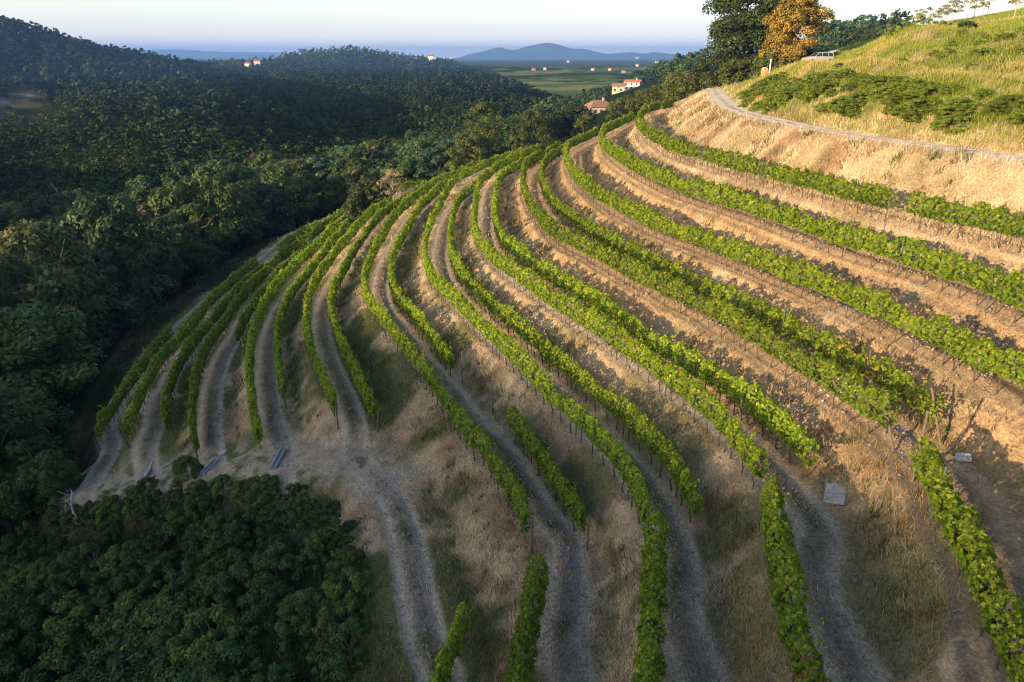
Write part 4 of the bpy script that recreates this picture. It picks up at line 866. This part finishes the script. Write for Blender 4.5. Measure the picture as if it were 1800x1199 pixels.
def boulder(q, s, label, mat, seed, cat='stone'):
    bm_v = []; bm_f = []; rg_ = np.random.default_rng(seed); n, m_ = 10, 7
    for i in range(m_):
        for j in range(n):
            th = math.pi*i/(m_-1); ph = 2*math.pi*j/n; k = 1+rg_.uniform(-.12, .12); f_ = lambda v: math.copysign(abs(v)**.55, v)
            bm_v.append((s[0]*k*math.sin(th)**.6*f_(math.cos(ph)) if 0 < i < m_-1 else 0, s[1]*k*math.sin(th)**.6*f_(math.sin(ph)) if 0 < i < m_-1 else 0, s[2]*f_(math.cos(th))+s[2]*.8))
    for i in range(m_-1):
        for j in range(n): bm_f.append((i*n+j, i*n+(j+1) % n, (i+1)*n+(j+1) % n, (i+1)*n+j))
    link('standing_stone', mesh_vf('stone', bm_v, bm_f, mat), loc=tuple(q), label=label, cat=cat)
boulder(at(1343, 109), (.55, .4, .85), 'blocky orange sandstone boulder left of the white post', simple_mat('orange_sandstone', (.50, .30, .16), .9, 0, .25, 2, .5), 5)

# ------------------------------------------------------------------ the parked car
M_CAR = simple_mat('silver_paint', (.62, .63, .65), .28, .35, .03, 2); M_GLASS = simple_mat('car_glass', (.03, .04, .05), .08, 0, .1, 2); M_TYRE = simple_mat('tyre_rubber', (.02, .02, .02), .8, 0, .1, 5)
M_RIM = simple_mat('alloy', (.5, .5, .52), .35, .9, .05, 5); M_INT = simple_mat('dark_interior', (.025, .025, .03), .8, 0, .2, 4); M_LAMP = simple_mat('red_lamp', (.45, .03, .02), .3, 0, .1, 4); M_HL = simple_mat('clear_lamp', (.7, .72, .74), .15, .3, .05, 4)
def loft(sec, closed_ends=True):
    """sec: list of (x, [(y, z)...]) cross sections"""
    n = len(sec[0][1]); V = [(x, y, z) for x, yz in sec for y, z in yz]; F = []
    for i in range(len(sec)-1):
        for j in range(n): F.append((i*n+j, i*n+(j+1) % n, (i+1)*n+(j+1) % n, (i+1)*n+j))
    if closed_ends: F += [tuple(range(n))[::-1], tuple((len(sec)-1)*n+j for j in range(n))]
    return V, F
def sect(w0, w1, z0, z1, zc=.08): return [(-w0, z0), (-w0*1.0, (z0+z1)*.5), (-w1, z1-zc), (-w1+zc*1.2, z1), (w1-zc*1.2, z1), (w1, z1-zc), (w0, (z0+z1)*.5), (w0, z0)]
q = at(1436, 108); car = link('parked_car', None, loc=(q[0], q[1], q[2]+.3), rot=(0, 0, math.radians(190)), label='silver estate car parked with its tailgate raised beside the orange tree', cat='car')
# x forward
link('body', mesh_vf('car_body', *loft([(-2.1, sect(.78, .74, .42, .92)), (-2.0, sect(.86, .82, .28, .98)), (-1.2, sect(.88, .84, .24, 1.0)), (.9, sect(.88, .84, .24, 1.0)), (1.5, sect(.87, .80, .24, .93)), (2.0, sect(.82, .72, .28, .80)), (2.15, sect(.70, .60, .34, .68))]), M_CAR), car)
link('cabin', mesh_vf('car_cabin', *loft([(-1.95, sect(.72, .70, .97, 1.05)), (-1.9, sect(.76, .64, .97, 1.05)), (-1.75, sect(.78, .62, .97, 1.10)), (.95, sect(.78, .70, .97, 1.03))]), M_INT), car)
link('roof', mesh_vf('car_roof', *loft([(-1.85, sect(.62, .58, 1.42, 1.48, .03)), (-1.2, sect(.64, .60, 1.44, 1.52, .03)), (-.1, sect(.64, .60, 1.43, 1.51, .03)), (.25, sect(.62, .56, 1.38, 1.44, .03))]), M_CAR), car)
for s in (-1, 1):
    for x0, x1, x2, x3 in [(.98, .88, .22, .32), (-.12, -.20, -.20, -.12), (-1.10, -1.18, -1.18, -1.10), (-1.98, -1.88, -1.78, -1.90)]:
        V = [(x0, s*.80, .98), (x1, s*.80, .98), (x2, s*.61, 1.45), (x3, s*.61, 1.45), (x0, s*.76, .98), (x1, s*.76, .98), (x2, s*.57, 1.45), (x3, s*.57, 1.45)]
        link('pillar', mesh_vf('pillar', V, [(0, 1, 2, 3), (7, 6, 5, 4), (0, 4, 5, 1), (1, 5, 6, 2), (2, 6, 7, 3), (3, 7, 4, 0)], M_CAR), car)
    for xa, xb in [(-.15, .84), (-1.12, -.22), (-1.82, -1.20)]:
        xt = .24 if xb > .5 else xb
        link('window', mesh_vf('side_window', [(xa, s*.785, 1.0), (xb, s*.785, 1.0), (xt, s*.61, 1.43), (xa, s*.61, 1.43)], [(0, 1, 2, 3)], M_GLASS), car)
    link('headlight', mesh_vf('headlight', *box(1.9, 2.12, s*.66-.1, s*.66+.1, .60, .72), M_HL), car); link('tail_light', mesh_vf('tail_light', *box(-2.13, -2.03, s*.72-.07, s*.72+.07, .65, .95), M_LAMP), car)
    for xw in (-1.35, 1.38):
        a = np.linspace(0, 2*math.pi, 19)[:-1]; ring = [(s*.70, .33, .31), (s*.72, .33, .32), (s*.88, .33, .32), (s*.90, .33, .29)]
        wv = link('wheel', mesh_vf('tyre', *tube([(0, -.10, 0), (0, -.09, 0), (0, .09, 0), (0, .10, 0)], [.27, .32, .32, .27], 20), M_TYRE), car, loc=(xw, s*.80, .32))
        link('rim', mesh_vf('rim', *tube([(0, -.02, 0), (0, .02, 0)], [.2, .2], 16), M_RIM), wv, loc=(0, s*.10, 0))
link('windscreen', mesh_vf('windscreen', [(.93, -.74, 1.0), (.93, .74, 1.0), (.27, .58, 1.44), (.27, -.58, 1.44)], [(0, 1, 2, 3)], M_GLASS), car)
link('tailgate', mesh_vf('tailgate', *loft([(-2.95, [(-.60, 1.72), (-.60, 1.77), (.60, 1.77), (.60, 1.72)]), (-2.3, [(-.64, 1.66), (-.64, 1.71), (.64, 1.71), (.64, 1.66)]), (-1.84, [(-.60, 1.46), (-.60, 1.51), (.60, 1.51), (.60, 1.46)])]), M_CAR), car)
link('seat', mesh_vf('seats', *merge([box(-1.2, -1.0, -.6, .6, 1.0, 1.28), box(-.1, .1, -.55, -.15, 1.0, 1.34), box(-.1, .1, .15, .55, 1.0, 1.34)]), M_INT), car)

# ------------------------------------------------------------------ houses
M_CREAM = simple_mat('cream_render', (.62, .52, .36), .85, 0, .1, 1.5); M_WHITE = simple_mat('white_render', (.78, .75, .72), .85, 0, .06, 1.5); M_PINK = simple_mat('pinkish_render', (.62, .45, .33), .85, 0, .1, 1.5)
M_TILE = simple_mat('clay_tiles', (.30, .17, .12), .85, 0, .25, 3, .4); M_RTILE = simple_mat('red_tiles', (.50, .13, .08), .8, 0, .2, 3, .4); M_PANE = simple_mat('window_glass', (.05, .06, .07), .15, 0, .2, 1)
def house(p, W, D, Hh, rh, rz, wm, rm, label, hip=False, wins=(), group=None, chim=False, sink=.5):
    e = link('house', None, loc=(p[0], p[1], p[2]), rot=(0, 0, rz), label=label, cat='house', group=group); w2, d2 = W/2, D/2; o_ = .45
    wl = box(-w2, w2, -d2, d2, -sink-2, Hh)
    if not hip: V, F = wl; n = len(V); V = V+[(-w2, 0, Hh+rh*.93), (w2, 0, Hh+rh*.93)]; F = F+[(n-4, n-2, n), (n-3, n+1, n-1)]; wl = (V, F)
    link('wall', mesh_vf('walls', *wl, wm), e); ri = w2*.45 if hip else w2+o_
    top = [(-ri, 0, Hh+rh), (ri, 0, Hh+rh)]; ev = [(-w2-o_, -d2-o_, Hh-.05), (w2+o_, -d2-o_, Hh-.05), (w2+o_, d2+o_, Hh-.05), (-w2-o_, d2+o_, Hh-.05)]
    V = ev+top+[(a, b, c-.16) for a, b, c in ev]+[(a, b, c-.16) for a, b, c in top]; F = [(0, 1, 5, 4), (2, 3, 4, 5), (6, 10, 11, 7), (8, 11, 10, 9), (0, 6, 7, 1), (2, 8, 9, 3)]
    F += [(3, 0, 4), (1, 2, 5), (9, 10, 6), (7, 11, 8), (1, 7, 8, 2), (3, 9, 6, 0)] if hip else [(3, 0, 4), (1, 2, 5), (9, 10, 6), (7, 11, 8), (1, 7, 8, 2), (3, 9, 6, 0)][4:]+[(0, 4, 10, 6), (4, 3, 9, 10), (1, 7, 11, 5), (5, 11, 8, 2)]
    rf = link('roof', mesh_vf('roof', V, F, rm), e)
    if chim: link('chimney', mesh_vf('chimney', *merge([box(w2*.3, w2*.3+.6, -.3, .3, Hh+rh*.4, Hh+rh+.7), box(w2*.3-.08, w2*.3+.68, -.38, .38, Hh+rh+.7, Hh+rh+.82)]), wm), rf)
    for side, t, zq, ww, hh_ in wins:
        if side == 's': g_ = box(t-ww/2, t+ww/2, -d2-.06, -d2+.02, zq, zq+hh_)
        elif side == 'w': g_ = box(-w2-.06, -w2+.02, t-ww/2, t+ww/2, zq, zq+hh_)
        else: g_ = box(w2-.02, w2+.06, t-ww/2, t+ww/2, zq, zq+hh_)
        link('window', mesh_vf('window', *g_, M_PANE), e)
    return e
def hz(x, y, Y): q = at_range(x, y, Y); return np.array([q[0], q[1], min(q[2], Z(q[0], q[1])+1.5) if Y < 600 else q[2]])
house(at_range(1052, 202, 285), 9.4, 8.5, 3.4, 2.2, .25, M_CREAM, M_TILE, 'cream house with a wide reddish hipped roof among the trees', True, [('s', -3, .9, 1.1, 1.4), ('s', -.5, .9, 1.1, 1.4), ('s', 2.6, .9, 1.1, 1.4), ('w', 0, .9, 1.2, 1.4)], chim=True)
house(at_range(1087, 163, 440), 7.4, 7, 3.9, 1.6, -.2, M_PINK, M_TILE, 'ochre gabled house left of the white house on the wooded spur', False, [('s', -2, 1, 1.1, 1.3), ('s', 1.6, 1, 1.1, 1.3), ('s', 0, 3.0, .9, .9)])
house(at_range(1113, 159, 450), 10, 7.5, 4.9, 1.4, -.5, M_WHITE, M_RTILE, 'white two-storey house with a red roof on the wooded spur', False, [('s', -3.2, 1, 1.2, 1.3), ('s', 0, 1, 1.2, 1.3), ('s', 3.2, 1, 1.2, 1.3), ('s', -3.2, 3.2, 1.2, 1.2), ('s', 0, 3.2, 1.2, 1.2), ('s', 3.2, 3.2, 1.2, 1.2), ('w', 0, 3.2, 1.4, 1.4)], chim=True)
house(at_range(757, 104, 1335), 10, 8, 5, 2.5, .1, M_WHITE, M_TILE, 'small white house on the crest of the wooded middle hill')
house(at_range(452, 112, 1100), 9, 7, 4, 2.2, .3, M_WHITE, M_RTILE, 'house with a bright red roof in the notch between the two left hills')
house(at_range(436, 115, 1080), 8, 6, 2.6, 1.6, -.2, M_WHITE, M_RTILE, 'lower red roofed house beside the one in the notch of the hills')
M_FARW = simple_mat('dull_white_render', (.42, .40, .38), .85, 0, .1, 1.5)
FARH = [(938, 123, 3500), (958, 122, 3500), (1042, 123, 3500), (1072, 123, 3450), (1096, 127, 3200), (1120, 116, 3900), (1155, 110, 4900), (999, 109, 4900), (1120, 103, 5600)]
for i, (x, y, Y) in enumerate(FARH):
    q = at_range(x, y, Y); q[2] = max(q[2], float(terrain(q[:1], q[1:2], False)[0][0]))
    near_ = y > 118; s = Y/3900.
    house(q, random.uniform(13, 20)*s, 11*s, random.uniform(5, 7)*s, 4*s, random.uniform(-.6, .6), M_FARW, M_RTILE if near_ else M_TILE, 'distant white house with a roof on the '+('valley floor' if near_ else 'foot of the blue mountains'), group='distant houses on the valley floor' if near_ else 'distant houses below the blue mountains')

# ------------------------------------------------------------------ the air
zmin = float(zz.min())-1; zmax = CZ+185.
m, t, o = mat_new('haze'); pv = nd(t, 'ShaderNodeVolumePrincipled'); pv.inputs['Color'].default_value = (.20, .42, 1.0, 1); pv.inputs['Density'].default_value = 1.8e-4; pv.inputs['Anisotropy'].default_value = .0
t.links.new(pv.outputs[0], o.inputs['Volume'])
link('haze', mesh_vf('haze', *box(-16500, 16500, -16500, 16500, zmin, zmax), m), kind='stuff', label='thin blue evening haze filling the valley air', cat='haze')
print('haze box', zmin, zmax, float(zz.max()))
